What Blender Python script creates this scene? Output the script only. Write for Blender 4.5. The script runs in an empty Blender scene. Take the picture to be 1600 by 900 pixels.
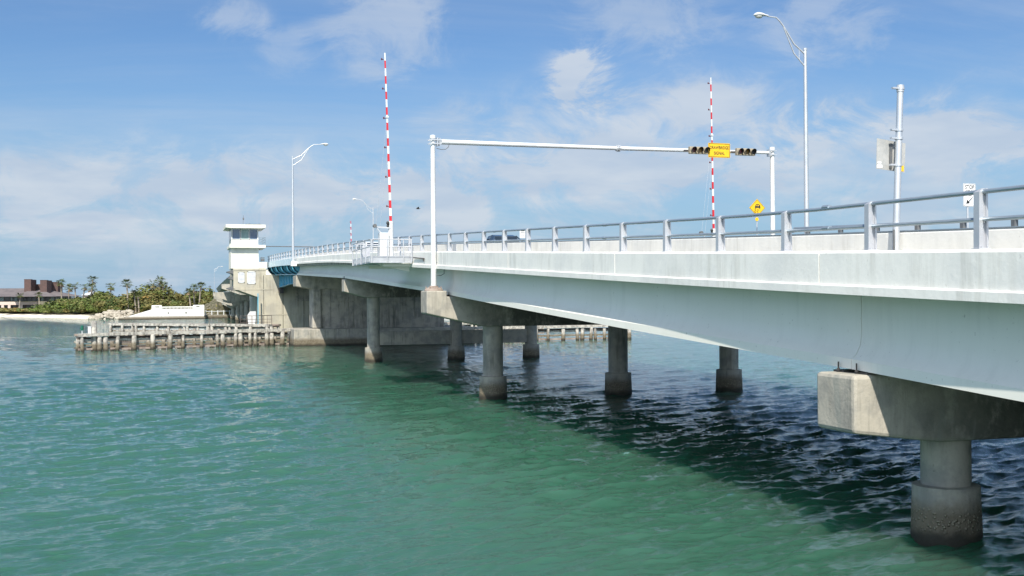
import bpy, bmesh, math, random
import numpy as np
from mathutils import Vector, Matrix

S = bpy.context.scene
COL = S.collection
R = math.radians
PI = math.pi

# ------------------------------------------------------------------ camera
# x runs across the bridge, y along it (away from the camera), z up from the water
CAM = Vector((-13.76, -17.72, 4.5))
yaw, pitch, roll = R(16.918), 0.0071, -0.0071
right = Vector((math.cos(yaw), -math.sin(yaw), 0))
fwd = Vector((math.sin(yaw)*math.cos(pitch), math.cos(yaw)*math.cos(pitch), math.sin(pitch)))
up = Vector((-math.sin(yaw)*math.sin(pitch), -math.cos(yaw)*math.sin(pitch), math.cos(pitch)))
r2 = math.cos(roll)*right + math.sin(roll)*up
u2 = -math.sin(roll)*right + math.cos(roll)*up
cd = bpy.data.cameras.new('camera'); cam = bpy.data.objects.new('camera', cd); COL.objects.link(cam)
m = Matrix((r2, u2, -fwd)).transposed().to_4x4(); m.translation = CAM
cam.matrix_world = m
cd.sensor_width = 36; cd.lens = 1766.5/1600*36; cd.clip_start = .1; cd.clip_end = 30000
S.camera = cam

# ------------------------------------------------------------------ sun, sky, exposure
S.view_settings.view_transform = 'Standard'; S.view_settings.look = 'None'
S.view_settings.exposure = 0.4; S.view_settings.gamma = 1
to_sun = Vector((-.385, -.90, 1.0)).normalized()
sl = bpy.data.lights.new('sun', 'SUN'); sun = bpy.data.objects.new('sun', sl); COL.objects.link(sun)
sl.energy = 4.9; sl.angle = R(.5); sl.color = (1, .93, .82)
sun.rotation_euler = to_sun.to_track_quat('Z', 'Y').to_euler()
sun.location = (-40, -60, 80)
W = bpy.data.worlds.new('World'); S.world = W; W.use_nodes = True
nt = W.node_tree; N = nt.nodes; Lk = nt.links; N.clear()
def nn(tree, t, **k):
    n = tree.nodes.new(t)
    for a, b in k.items(): setattr(n, a, b)
    return n
wo = nn(nt, 'ShaderNodeOutputWorld'); bg = nn(nt, 'ShaderNodeBackground')
sky = nn(nt, 'ShaderNodeTexSky', sky_type='NISHITA', sun_disc=False)
sky.sun_elevation = math.asin(to_sun.z); sky.sun_rotation = math.atan2(to_sun.x, to_sun.y)
sky.altitude = 0; sky.air_density = 1.0; sky.dust_density = 1.0; sky.ozone_density = 2.0
def vmath(t, op, a=None, b=None):
    n = nn(t, 'ShaderNodeVectorMath', operation=op)
    for i, s in enumerate((a, b)):
        if s is None: continue
        if isinstance(s, (tuple, Vector)): n.inputs[i].default_value = tuple(s)
        else: t.links.new(s, n.inputs[i])
    return n
def smath(t, op, a=None, b=None, c=None, clamp=False):
    n = nn(t, 'ShaderNodeMath', operation=op); n.use_clamp = clamp
    for i, s in enumerate((a, b, c)):
        if s is None: continue
        if isinstance(s, (int, float)): n.inputs[i].default_value = s
        else: t.links.new(s, n.inputs[i])
    return n.outputs[0]
def noise(t, vec, scale, detail=4, rough=.55, dist=0, lac=2):
    n = nn(t, 'ShaderNodeTexNoise'); n.inputs['Scale'].default_value = scale
    n.inputs['Detail'].default_value = detail; n.inputs['Roughness'].default_value = rough
    n.inputs['Distortion'].default_value = dist; n.inputs['Lacunarity'].default_value = lac
    if vec is not None: t.links.new(vec, n.inputs['Vector'])
    return n.outputs[0]
def maprange(t, v, a, b, c=0, d=1, smooth=True):
    n = nn(t, 'ShaderNodeMapRange'); n.interpolation_type = 'SMOOTHSTEP' if smooth else 'LINEAR'
    t.links.new(v, n.inputs[0])
    for i, x in enumerate((a, b, c, d)): n.inputs[1+i].default_value = x
    return n.outputs[0]
def mixc(t, f, a, b, mode='MIX'):
    n = nn(t, 'ShaderNodeMix', data_type='RGBA', blend_type=mode)
    if isinstance(f, (int, float)): n.inputs[0].default_value = f
    else: t.links.new(f, n.inputs[0])
    for i, s in ((6, a), (7, b)):
        if isinstance(s, tuple): n.inputs[i].default_value = (*s[:3], 1)
        else: t.links.new(s, n.inputs[i])
    return n.outputs[2]
geo = nn(nt, 'ShaderNodeTexCoord')
dirv = vmath(nt, 'NORMALIZE', geo.outputs['Generated']).outputs[0]
sep = nn(nt, 'ShaderNodeSeparateXYZ'); Lk.new(dirv, sep.inputs[0])
den = smath(nt, 'ADD', smath(nt, 'MAXIMUM', sep.outputs[2], 0.0), 0.16)
px = smath(nt, 'DIVIDE', sep.outputs[0], den); py = smath(nt, 'DIVIDE', sep.outputs[1], den)
cmb = nn(nt, 'ShaderNodeCombineXYZ'); Lk.new(px, cmb.inputs[0]); Lk.new(py, cmb.inputs[1])
pl = cmb.outputs[0]
c1 = noise(nt, vmath(nt, 'MULTIPLY', pl, (1.0, .75, 1)).outputs[0], 1.15, 12, .66, .35)
c2 = noise(nt, vmath(nt, 'MULTIPLY', vmath(nt, 'ADD', pl, (7.3, 2.2, 0)).outputs[0], (.5, 1.5, 1)).outputs[0], .9, 11, .66, .6)
wisp = smath(nt, 'MULTIPLY', maprange(nt, c1, .50, .80), .55)
veil = smath(nt, 'MULTIPLY', maprange(nt, c2, .40, .70), .52)
low = maprange(nt, sep.outputs[2], .02, .20, 1, .35)
dens = smath(nt, 'MULTIPLY', smath(nt, 'ADD', wisp, veil), low)
# a few puffs of fair-weather cloud
def pixdir(x, y):
    X, Y = x-800, y-450
    return (fwd*1766.5 + r2*X - u2*Y).normalized()
det = noise(nt, vmath(nt, 'MULTIPLY', dirv, (1, 1, 1.9)).outputs[0], 12, 12, .66, .7)
for (x, y, sz, st, zs) in ((920, 126, .062, 1.15, 1.25), (600, 30, .10, .5, 1.1), (365, 28, .05, .45, 1.7), (1520, 190, .13, .62, 1.8),
                           (700, 190, .07, .4, 2), (1000, 215, .26, .45, 3.0), (850, 290, .26, .6, 3.4), (200, 340, .26, .42, 2.4),
                           (1300, 30, .10, .35, 1.6), (445, 80, .05, .3, 1.4), (60, 320, .14, .4, 2.4), (1150, 190, .16, .40, 2.6), (450, 300, .2, .5, 3.0), (1380, 270, .24, .55, 2.4), (640, 340, .22, .5, 3), (1000, 30, .12, .4, 1.8)):
    d = pixdir(x, y)
    df = vmath(nt, 'SUBTRACT', dirv, tuple(d)).outputs[0]
    df = vmath(nt, 'MULTIPLY', df, (1, 1, zs)).outputs[0]
    ln = nn(nt, 'ShaderNodeVectorMath', operation='LENGTH'); Lk.new(df, ln.inputs[0])
    fall = maprange(nt, ln.outputs['Value'], 0, sz, 1, 0)
    k = smath(nt, 'MULTIPLY', maprange(nt, smath(nt, 'ADD', det, smath(nt, 'MULTIPLY', fall, .24)), .50, .78), st)
    dens = smath(nt, 'ADD', dens, smath(nt, 'MULTIPLY', k, maprange(nt, fall, 0, .55)))
sd = vmath(nt, 'DOT_PRODUCT', dirv, tuple(to_sun)).outputs['Value']
dens = smath(nt, 'ADD', dens, maprange(nt, sd, .05, .9, 0, .30)); dens = smath(nt, 'MINIMUM', dens, .85)  # adds haze around the sun, out of view, to brighten shaded sides
tint = mixc(nt, 1.0, sky.outputs[0], (.72, .96, 1.22), 'MULTIPLY')
hz = smath(nt, 'MULTIPLY', maprange(nt, sep.outputs[2], -.02, .24, 1, 0), maprange(nt, sd, .0, .6, 1, .15))
tint = mixc(nt, smath(nt, 'MULTIPLY', hz, .85), tint, (3.45, 5.35, 7.3))
cs = noise(nt, vmath(nt, 'ADD', pl, (3, 1, 0)).outputs[0], 2.2, 4)
ccol = mixc(nt, maprange(nt, cs, .35, .65), (5.2, 6.1, 7.4), (6.5, 7.1, 7.9))
glow = maprange(nt, sd, .0, .95, 1.0, 3.4)        # extra brightness for unseen cloud near the sun, added to lift shade
gm = nn(nt, 'ShaderNodeVectorMath', operation='SCALE'); Lk.new(ccol, gm.inputs[0]); Lk.new(glow, gm.inputs['Scale'])
skyc = mixc(nt, dens, tint, gm.outputs[0])
Lk.new(skyc, bg.inputs[0]); bg.inputs[1].default_value = 0.075
Lk.new(bg.outputs[0], wo.inputs[0])

# ------------------------------------------------------------------ materials
MATS = {}
def mat(name, col, col2=None, scale=2.5, rough=.6, metal=0.0, bump=0.0, bscale=25, streak=None, tide=False, spec=.5, inboard_dark=False,
        blotch=(.42, .62), coat=0, emit=None, speck=None):
    if name in MATS: return MATS[name]
    M = bpy.data.materials.new(name); M.use_nodes = True; t = M.node_tree
    b = t.nodes['Principled BSDF']
    b.inputs['Roughness'].default_value = rough; b.inputs['Metallic'].default_value = metal
    b.inputs['Specular IOR Level'].default_value = spec
    if coat: b.inputs['Coat Weight'].default_value = coat
    g = nn(t, 'ShaderNodeNewGeometry'); pos = g.outputs['Position']
    col2 = col2 or tuple(c*.82 for c in col)
    f = maprange(t, noise(t, pos, scale, 6, .6), *blotch)
    c = mixc(t, f, col, col2)
    if streak:                       # vertical rain streaks: (colour, amount)
        sc, amt = streak
        sv = vmath(t, 'MULTIPLY', pos, (2.2, 2.2, .22)).outputs[0]
        s1 = maprange(t, noise(t, sv, 1.6, 7, .68), .44, .66)
        s2 = maprange(t, noise(t, pos, .5, 3), .38, .62)
        c = mixc(t, smath(t, 'MULTIPLY', smath(t, 'MULTIPLY', s1, s2), amt), c, sc)
    if inboard_dark:                        # beams darker and mottled inboard of their ends, with pale leach runs
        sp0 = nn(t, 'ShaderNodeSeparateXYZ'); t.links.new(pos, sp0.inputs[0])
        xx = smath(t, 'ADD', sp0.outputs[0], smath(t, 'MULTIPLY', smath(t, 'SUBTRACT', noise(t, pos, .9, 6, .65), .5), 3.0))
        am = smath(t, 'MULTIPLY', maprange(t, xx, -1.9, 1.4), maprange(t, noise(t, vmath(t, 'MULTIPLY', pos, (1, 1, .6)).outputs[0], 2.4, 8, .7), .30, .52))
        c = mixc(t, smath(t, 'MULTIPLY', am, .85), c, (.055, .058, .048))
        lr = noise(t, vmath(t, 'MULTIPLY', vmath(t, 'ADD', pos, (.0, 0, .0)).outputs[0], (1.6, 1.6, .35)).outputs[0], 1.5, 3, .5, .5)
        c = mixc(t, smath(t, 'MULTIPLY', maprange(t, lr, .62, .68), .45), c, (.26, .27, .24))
    if speck:
        s3 = maprange(t, noise(t, pos, 9, 3, .7), .66, .74)
        c = mixc(t, smath(t, 'MULTIPLY', s3, speck[1]), c, speck[0])
    h = noise(t, pos, bscale, 5, .6)
    if tide:
        sp = nn(t, 'ShaderNodeSeparateXYZ'); t.links.new(pos, sp.inputs[0])
        wob = smath(t, 'ADD', sp.outputs[2], smath(t, 'MULTIPLY', smath(t, 'SUBTRACT', noise(t, pos, 3, 5), .5), .35))
        wet = maprange(t, wob, .45, .85, 1, 0)
        c = mixc(t, smath(t, 'MULTIPLY', wet, .85), c, (.13, .10, .06))
        vo = nn(t, 'ShaderNodeTexVoronoi'); vo.inputs['Scale'].default_value = 15; t.links.new(pos, vo.inputs['Vector'])
        band = smath(t, 'MULTIPLY', maprange(t, wob, .12, .26), maprange(t, wob, .42, .70, 1, 0))
        bn = smath(t, 'MULTIPLY', maprange(t, vo.outputs['Distance'], .10, .50, 1, 0), band)
        c = mixc(t, smath(t, 'MULTIPLY', bn, .85), c, (.44, .39, .28))
        c = mixc(t, maprange(t, wob, .04, .30, .92, 0), c, (.025, .022, .015))
        h = smath(t, 'ADD', h, smath(t, 'MULTIPLY', bn, 2.0))
    t.links.new(c, b.inputs['Base Color'])
    rr = maprange(t, noise(t, pos, scale*3, 3), .3, .7, max(rough-.08, .02), min(rough+.08, 1))
    t.links.new(rr, b.inputs['Roughness'])
    if bump:
        bp = nn(t, 'ShaderNodeBump'); bp.inputs['Strength'].default_value = bump; bp.inputs['Distance'].default_value = .02
        t.links.new(h, bp.inputs['Height']); t.links.new(bp.outputs[0], b.inputs['Normal'])
    if emit:
        b.inputs['Emission Color'].default_value = (*emit[0], 1); b.inputs['Emission Strength'].default_value = emit[1]
    MATS[name] = M
    return M
white_paint = mat('white_painted_concrete', (.83, .82, .77), (.72, .72, .69), scale=.9, rough=.55, bump=.22, bscale=11, streak=((.52, .51, .46), .5), speck=((.45, .43, .38), .35), blotch=(.4, .7))
girder_paint = mat('white_painted_girder', (.89, .87, .79), (.86, .84, .76), scale=.3, rough=.5, bump=.05, bscale=6, streak=((.66, .65, .58), .22), speck=((.25, .22, .18), .4))
cream = mat('cream_painted_wall', (.73, .715, .63), (.67, .655, .58), scale=1, rough=.6, bump=.1, streak=((.6, .57, .48), .4))
concrete = mat('weathered_concrete', (.42, .39, .33), (.30, .29, .26), scale=1.7, rough=.8, bump=.55, bscale=12, streak=((.06, .062, .052), .65), speck=((.12, .11, .09), .5))
streaked = mat('streaked_beam_concrete', (.42, .39, .33), (.31, .295, .26), scale=1.7, rough=.8, bump=.55, bscale=12, streak=((.08, .08, .07), .4), inboard_dark=True, speck=((.12, .11, .09), .5))
concrete_tide = mat('tidal_concrete', (.41, .38, .32), (.30, .29, .26), scale=1.7, rough=.8, bump=1.0, bscale=14, streak=((.10, .10, .085), .65), tide=True)
house_conc = mat('tan_concrete', (.46, .43, .34), (.38, .36, .30), scale=.8, rough=.8, bump=.35, bscale=8, streak=((.20, .17, .12), .55), tide=True)
galv = mat('galvanised_steel', (.60, .62, .64), (.57, .59, .62), scale=1.5, rough=.42, metal=.55, bump=.05)
alu = mat('brushed_aluminium', (.57, .58, .60), (.52, .53, .56), scale=2, rough=.42, metal=.5, bump=.1, bscale=40)
rail_alu = mat('aluminium_rail', (.36, .42, .47), (.33, .39, .44), scale=1.5, rough=.4, metal=.6)
white_metal = mat('white_painted_metal', (.66, .68, .69), (.60, .62, .63), scale=3, rough=.4, streak=((.5, .4, .3), .35))
red_metal = mat('red_reflective_band', (.55, .02, .03), (.45, .02, .03), scale=4, rough=.4)
dark_metal = mat('dark_metal', (.04, .04, .045), (.07, .06, .05), scale=5, rough=.5)
dark_conduit = mat('dark_conduit', (.10, .11, .12), (.14, .14, .14), scale=5, rough=.6)
blue_steel = mat('turquoise_painted_steel', (.12, .42, .56), (.10, .36, .50), scale=1.2, rough=.4, streak=((.10, .16, .16), .5))
pale_blue = mat('pale_blue_paint', (.60, .76, .84), (.55, .71, .80), scale=1.0, rough=.45, streak=((.4, .5, .55), .3))
yellow_sign = mat('yellow_sign_sheet', (.82, .50, .015), (.76, .45, .015), scale=5, rough=.45)
white_sign = mat('white_sign_sheet', (.80, .80, .80), (.75, .75, .75), scale=5, rough=.45)
black_print = mat('black_print', (.02, .02, .02), (.03, .03, .03), rough=.5)
sign_back = mat('bare_sign_back', (.46, .46, .44), (.38, .39, .38), scale=6, rough=.55, metal=.2, streak=((.3, .3, .28), .5))
signal_body = mat('signal_housing_tan', (.36, .31, .22), (.30, .26, .19), scale=6, rough=.5)
visor = mat('black_visor', (.025, .025, .025), (.04, .04, .04), rough=.45)
lens_r = mat('red_lens_off', (.12, .012, .01), (.09, .01, .01), rough=.2)
lens_y = mat('amber_lens_off', (.25, .13, .01), (.2, .1, .01), rough=.2)
glass = mat('lamp_glass', (.55, .56, .52), (.5, .5, .48), rough=.15)
window_glass = mat('blue_window_glass', (.03, .075, .16), (.05, .11, .20), scale=1.5, rough=.08, spec=.8)
window_blind = mat('pale_window_blind', (.22, .33, .32), (.18, .27, .27), scale=1.5, rough=.2)
louvre = mat('grey_louvre', (.55, .57, .60), (.48, .50, .54), scale=3, rough=.5)
timber = mat('bleached_timber', (.50, .475, .42), (.27, .255, .235), scale=3.5, rough=.85, bump=.9, bscale=18, streak=((.10, .085, .07), .8), tide=True)
timber_dark = mat('creosote_timber', (.15, .12, .105), (.09, .075, .07), scale=3, rough=.85, bump=.6, bscale=18)
timber_rust = mat('reddish_timber', (.33, .27, .23), (.22, .175, .15), scale=2.5, rough=.85, bump=.6, bscale=18)
asphalt = mat('asphalt', (.055, .055, .055), (.045, .045, .045), scale=3, rough=.9, bump=.3, bscale=60)
road_paint = mat('white_road_paint', (.7, .7, .68), (.6, .6, .58), rough=.7)
yellow_paint = mat('yellow_road_paint', (.7, .45, .05), (.6, .4, .05), rough=.7)
joint_dark = mat('joint_sealant', (.04, .04, .035), (.06, .06, .05), rough=.8)
car_paint = mat('dark_blue_car_paint', (.035, .05, .07), (.03, .045, .065), rough=.25, coat=.6)
car_glass = mat('car_glass', (.02, .03, .04), (.025, .035, .045), rough=.06, spec=.9)
chrome = mat('bright_trim', (.7, .7, .7), (.65, .65, .65), rough=.2, metal=.9)
tyre = mat('tyre_rubber', (.02, .02, .02), (.03, .03, .03), rough=.8)
head_lens = mat('headlamp_lens', (.6, .62, .62), (.5, .52, .52), rough=.1)
tail_lens = mat('tail_lamp_lens', (.4, .02, .02), (.3, .02, .02), rough=.2)
sand = mat('white_sand', (.78, .72, .60), (.70, .63, .51), scale=.3, rough=.95)
soil = mat('scrubby_ground', (.13, .12, .06), (.20, .17, .10), scale=.2, rough=.95)
rock = mat('pale_boulder', (.42, .38, .31), (.27, .24, .19), scale=1.2, rough=.9, bump=.8, bscale=5)
bank = mat('weedy_embankment', (.06, .06, .03), (.15, .13, .09), scale=1.6, rough=.95, bump=.8, bscale=3)
seawall_m = mat('whitewashed_wall', (.80, .79, .75), (.75, .74, .70), scale=.5, rough=.6, streak=((.5, .45, .38), .25), tide=True)
tread_m = mat('tan_plaster', (.52, .45, .34), (.46, .40, .31), scale=.5, rough=.8)
brick_m = mat('brown_brick', (.115, .068, .06), (.09, .058, .052), scale=1.5, rough=.85)
shingle_m = mat('brown_shingle', (.15, .13, .13), (.12, .105, .108), scale=.4, rough=.9)
pink_m = mat('pinkish_stucco', (.66, .54, .47), (.60, .50, .43), scale=.6, rough=.8)
dark_glass = mat('dark_building_glass', (.025, .03, .035), (.06, .065, .07), scale=.35, rough=.15)
bark = mat('grey_bark', (.30, .26, .21), (.22, .19, .15), scale=2, rough=.9)
feather_w = mat('white_feathers', (.7, .7, .68), (.5, .5, .5), scale=6, rough=.8)
feather_d = mat('dark_feathers', (.04, .035, .03), (.08, .07, .06), scale=6, rough=.8)
green_m = mat('green_beacon', (.01, .12, .07), (.01, .1, .06), rough=.3)
mirror_m = mat('orange_bill', (.5, .2, .03), (.4, .18, .03), rough=.5)
def leafmat(name, a, b):
    M = mat(name, a, b, scale=.55, rough=.6, spec=.25, blotch=(.38, .62))
    return M
leaf_dark = leafmat('dark_leaf', (.038, .066, .016), (.065, .09, .024))
leaf_mid = leafmat('mid_leaf', (.08, .11, .024), (.13, .14, .04))
leaf_olive = leafmat('olive_leaf', (.175, .15, .05), (.12, .12, .04))
leaf_bright = leafmat('bright_leaf', (.11, .15, .028), (.08, .115, .026))
leaf_autumn = leafmat('yellowing_leaf', (.25, .15, .035), (.15, .13, .04))
palm_leaf = leafmat('palm_frond', (.06, .09, .026), (.11, .125, .045))
palm_dead = leafmat('dry_frond', (.26, .19, .11), (.20, .15, .09))

# ------------------------------------------------------------------ mesh helpers
ORG = {}
class MB:
    def __init__(s): s.v = []; s.f = []; s.m = []; s.mi = 0
    def add(s, vs, fs, mi=None):
        o = len(s.v); s.v += [tuple(p) for p in vs]
        s.f += [tuple(o+i for i in q) for q in fs]; s.m += [s.mi if mi is None else mi]*len(fs)
    def box(s, x0, x1, y0, y1, z0, z1, mi=None):
        s.add([(x0,y0,z0),(x1,y0,z0),(x1,y1,z0),(x0,y1,z0),(x0,y0,z1),(x1,y0,z1),(x1,y1,z1),(x0,y1,z1)],
              [(0,3,2,1),(4,5,6,7),(0,1,5,4),(1,2,6,5),(2,3,7,6),(3,0,4,7)], mi)
    def beam(s, p, q, w, h, mi=None, upv=(0,0,1)):
        p = Vector(p); q = Vector(q); d = (q-p).normalized(); a = d.cross(Vector(upv))
        if a.length < 1e-4: a = d.cross(Vector((1,0,0)))
        a.normalize(); b = a.cross(d)
        c = [p+a*sx*w/2+b*sz*h/2 for sx, sz in ((-1,-1),(1,-1),(1,1),(-1,1))]
        c += [x+(q-p) for x in c]
        s.add(c, [(0,1,2,3),(7,6,5,4),(0,4,5,1),(1,5,6,2),(2,6,7,3),(3,7,4,0)], mi)
    def tube(s, pts, rad, n=10, caps=True, mi=None):
        pts = [Vector(p) for p in pts]
        if isinstance(rad, (int, float)): rad = [rad]*len(pts)
        rings = []; prev = None
        for i, p in enumerate(pts):
            d = (pts[min(i+1, len(pts)-1)]-pts[max(i-1, 0)]).normalized()
            if prev is None:
                a = d.cross(Vector((0,0,1)))
                if a.length < .1: a = d.cross(Vector((0,1,0)))
            else: a = prev-d*prev.dot(d)
            a.normalize(); prev = a; b = d.cross(a)
            rings.append([p+(a*math.cos(2*PI*k/n)+b*math.sin(2*PI*k/n))*rad[i] for k in range(n)])
        vs = [x for r_ in rings for x in r_]; fs = []
        for i in range(len(pts)-1):
            for k in range(n):
                fs.append((i*n+k, i*n+(k+1)%n, (i+1)*n+(k+1)%n, (i+1)*n+k))
        if caps: fs.append(tuple(range(n-1, -1, -1))); fs.append(tuple(range((len(pts)-1)*n, len(pts)*n)))
        s.add(vs, fs, mi)
    def lathe(s, prof, c=(0,0,0), n=24, mi=None):     # prof: (r, z)
        s.tubeprof = None; vs = []; fs = []
        for r_, z in prof:
            vs += [(c[0]+r_*math.cos(2*PI*k/n), c[1]+r_*math.sin(2*PI*k/n), c[2]+z) for k in range(n)]
        for i in range(len(prof)-1):
            for k in range(n):
                fs.append((i*n+k, i*n+(k+1)%n, (i+1)*n+(k+1)%n, (i+1)*n+k))
        fs.append(tuple(range(n-1, -1, -1))); fs.append(tuple(range((len(prof)-1)*n, len(prof)*n)))
        s.add(vs, fs, mi)
    def prism(s, poly, axis, a, b, mi=None):          # poly in the other two axes (in x,y,z order)
        def P(q, t):
            q = list(q); q.insert(axis, t); return tuple(q)
        n = len(poly); vs = [P(q, a) for q in poly]+[P(q, b) for q in poly]
        fs = [tuple(range(n)), tuple(range(2*n-1, n-1, -1))]+[(i, i+n, (i+1)%n+n, (i+1)%n) for i in range(n)]
        s.add(vs, fs, mi)
    def sweep(s, prof, us, zf, vf=None, mi=None, caps=True):  # prof (v, z) swept along y with height zf(u), sideways vf(u)
        n = len(prof); vs = []
        for u in us:
            z0 = zf(u); v0 = vf(u) if vf else 0
            vs += [(v+v0, u, z+z0) for v, z in prof]
        fs = []
        for i in range(len(us)-1):
            for k in range(n): fs.append((i*n+k, i*n+(k+1)%n, (i+1)*n+(k+1)%n, (i+1)*n+k))
        if caps: fs.append(tuple(range(n))); fs.append(tuple(range(len(us)*n-1, (len(us)-1)*n-1, -1)))
        s.add(vs, fs, mi)
    def ball(s, c, rx, ry, rz, n=10, m_=6, mi=None):
        vs = []; fs = []
        for i in range(1, m_):
            t = PI*i/m_
            vs += [(c[0]+rx*math.sin(t)*math.cos(2*PI*k/n), c[1]+ry*math.sin(t)*math.sin(2*PI*k/n), c[2]+rz*math.cos(t)) for k in range(n)]
        vs += [(c[0], c[1], c[2]+rz), (c[0], c[1], c[2]-rz)]; T = len(vs)-2
        for i in range(m_-2):
            for k in range(n): fs.append((i*n+k, (i+1)*n+k, (i+1)*n+(k+1)%n, i*n+(k+1)%n))
        for k in range(n):
            fs.append((T, k, (k+1)%n)); fs.append((T+1, (m_-2)*n+(k+1)%n, (m_-2)*n+k))
        s.add(vs, fs, mi)
    def mesh(s, name, mats, org=(0,0,0), smooth=None):
        me = bpy.data.meshes.new(name)
        me.from_pydata([(x-org[0], y-org[1], z-org[2]) for x, y, z in s.v], [], s.f)
        for mm in (mats if isinstance(mats, (list, tuple)) else [mats]): me.materials.append(mm)
        me.polygons.foreach_set('material_index', s.m)
        b = bmesh.new(); b.from_mesh(me); bmesh.ops.recalc_face_normals(b, faces=b.faces); b.to_mesh(me); b.free()
        if smooth:
            me.shade_smooth()
            me.set_sharp_from_angle(angle=R(smooth))
        me.update()
        return me
    def build(s, name, mats, parent=None, smooth=None, org=None, bevel=0, label=None):
        if parent is not None: org = ORG[parent.name]
        elif org is None: org = (0, 0, 0)
        o = bpy.data.objects.new(name, s.mesh(name, mats, org, smooth)); COL.objects.link(o)
        if parent is not None: o.parent = parent
        else: o.location = org
        ORG[o.name] = tuple(org)
        if bevel:
            bm_ = o.modifiers.new('bevel', 'BEVEL'); bm_.width = bevel; bm_.segments = 2; bm_.limit_method = 'ANGLE'; bm_.angle_limit = R(35)
        if label: o['label'] = label
        return o
def tag(o, label=None, cat=None, group=None, kind=None):
    if label: o['label'] = label
    if cat: o['category'] = cat
    if group: o['group'] = group
    if kind: o['kind'] = kind
    return o
def thing(name, label, cat, loc, group=None):
    o = bpy.data.objects.new(name, None); COL.objects.link(o); o.location = loc; o.empty_display_size = .3
    ORG[o.name] = tuple(loc)
    return tag(o, label, cat, group)
def inst(src, name, parent, off):      # one more copy of a part's mesh, shifted
    o = bpy.data.objects.new(name, src.data); COL.objects.link(o); o.parent = parent
    o.location = off; ORG[o.name] = ORG[parent.name]
    return o
def copy_thing(root, loc, label, group=None, rotz=None, scale=None):
    r = root.copy(); COL.objects.link(r); r.location = loc; r['label'] = label
    if group: r['group'] = group
    if rotz is not None: r.rotation_euler = (0, 0, rotz)
    if scale is not None: r.scale = (scale,)*3
    for ch in list(root.children):
        c = ch.copy(); COL.objects.link(c); c.parent = r
        for g in list(ch.children):
            d = g.copy(); COL.objects.link(d); d.parent = c
    return r

# ------------------------------------------------------------------ bridge line
LC = [-3.0283120656262903, 7.5072309428, -3.470640912520576, -4.223055046911713, 2.7898239432147554, 3.550025235832965, 5.268578193094755]
def LZ(u):                    # top of the outer edge of the deck
    if u > 118: u = 236-u
    x = max(u, -60)/100
    return float(np.polyval(LC, x))
def FD(u):                    # depth of the painted fascia
    return .76 - .19*min(max((abs(u)-35)/30, 0), 1)
def FZ(u): return LZ(u)-FD(u)
VF = -2.52; VR = 13.75        # outer faces of the deck, near and far side
SP = 30.485                   # distance between piers
def arange(a, b, step):
    n = max(1, int(math.ceil((b-a)/step))); return [a+(b-a)*i/n for i in range(n+1)]

# ------------------------------------------------------------------ approach bridge
br = thing('road_bridge', 'long white road bridge climbing away over green water on concrete piers', 'bridge', (5.8, 0, 5))
us = arange(-60, 90.6, 2.5)
b = MB(); b.sweep([(VF+.10, -.75), (VF+.10, -.40), (VR-.1, -.40), (VR-.1, -.75)], us, LZ)
for v in us[:0]: pass
deck = b.build('deck_slab', concrete, br)
b = MB(); b.sweep([(-.73, -.40+.004), (-.73, -.37), (12.1, -.37), (12.1, -.40+.004)], us, LZ); road = b.build('road_surface', asphalt, br)
b = MB(); b.sweep([(-.3, -.366), (-.3, -.364), (-.18, -.364), (-.18, -.366)], us, LZ); b.sweep([(11.6, -.366), (11.6, -.364), (11.72, -.364), (11.72, -.366)], us, LZ); b.build('edge_line', road_paint, br)
b = MB()
for dx in (5.6, 5.85): b.sweep([(dx, -.366), (dx, -.364), (dx+.1, -.364), (dx+.1, -.366)], us, LZ)
b.build('centre_line', yellow_paint, br)
b = MB(); b.sweep([(VF+.31, -.40+.003), (VF+.31, -.12), (-1.155, -.12), (-1.155, -.40+.003)], us, LZ); b.build('sidewalk', concrete, br)
# fascia wall in panels with open joints between, above a continuous lip
PJ = 9.75
def fascia_prof(side, u):
    d = FD(u); s_ = -1 if side < 0 else 1; f = VF if side < 0 else VR
    return d
for side, f in ((-1, VF), (1, VR)):
    k = -6
    while True:
        a = .18+PJ*k+.016; e = .18+PJ*(k+1)-.016; k += 1
        if a > 90.5: break
        e = min(e, 90.6)
        uu = arange(max(a, -58), e, 2.5)
        b = MB(); n = 6; vs = []
        for u in uu:
            lip = FZ(u)+.17; t = LZ(u)
            for v, z in ((0, lip), (0, t-.045), (.03, t), (.30, t), (.30, lip-.15), (.10, lip-.15)):
                vs.append((f-side*v, u, z))
        fs = [(i*n+q, i*n+(q+1)%n, (i+1)*n+(q+1)%n, (i+1)*n+q) for i in range(len(uu)-1) for q in range(n)]
        fs += [tuple(range(n)), tuple(range(len(uu)*n-1, (len(uu)-1)*n-1, -1))]
        b.add(vs, fs); b.build('parapet_panel', white_paint, br)
    b = MB(); n = 5; vs = []
    for u in us:
        z0 = FZ(u)
        for v, z in ((-.045, z0), (-.045, z0+.145), (.0, z0+.172), (.12, z0+.172), (.12, z0)):
            vs.append((f-side*v, u, z))
    fs = [(i*n+q, i*n+(q+1)%n, (i+1)*n+(q+1)%n, (i+1)*n+q) for i in range(len(us)-1) for q in range(n)]
    fs += [tuple(range(n)), tuple(range(len(us)*n-1, (len(us)-1)*n-1, -1))]
    b.add(vs, fs); b.build('slab_edge_lip', white_paint, br)
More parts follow.
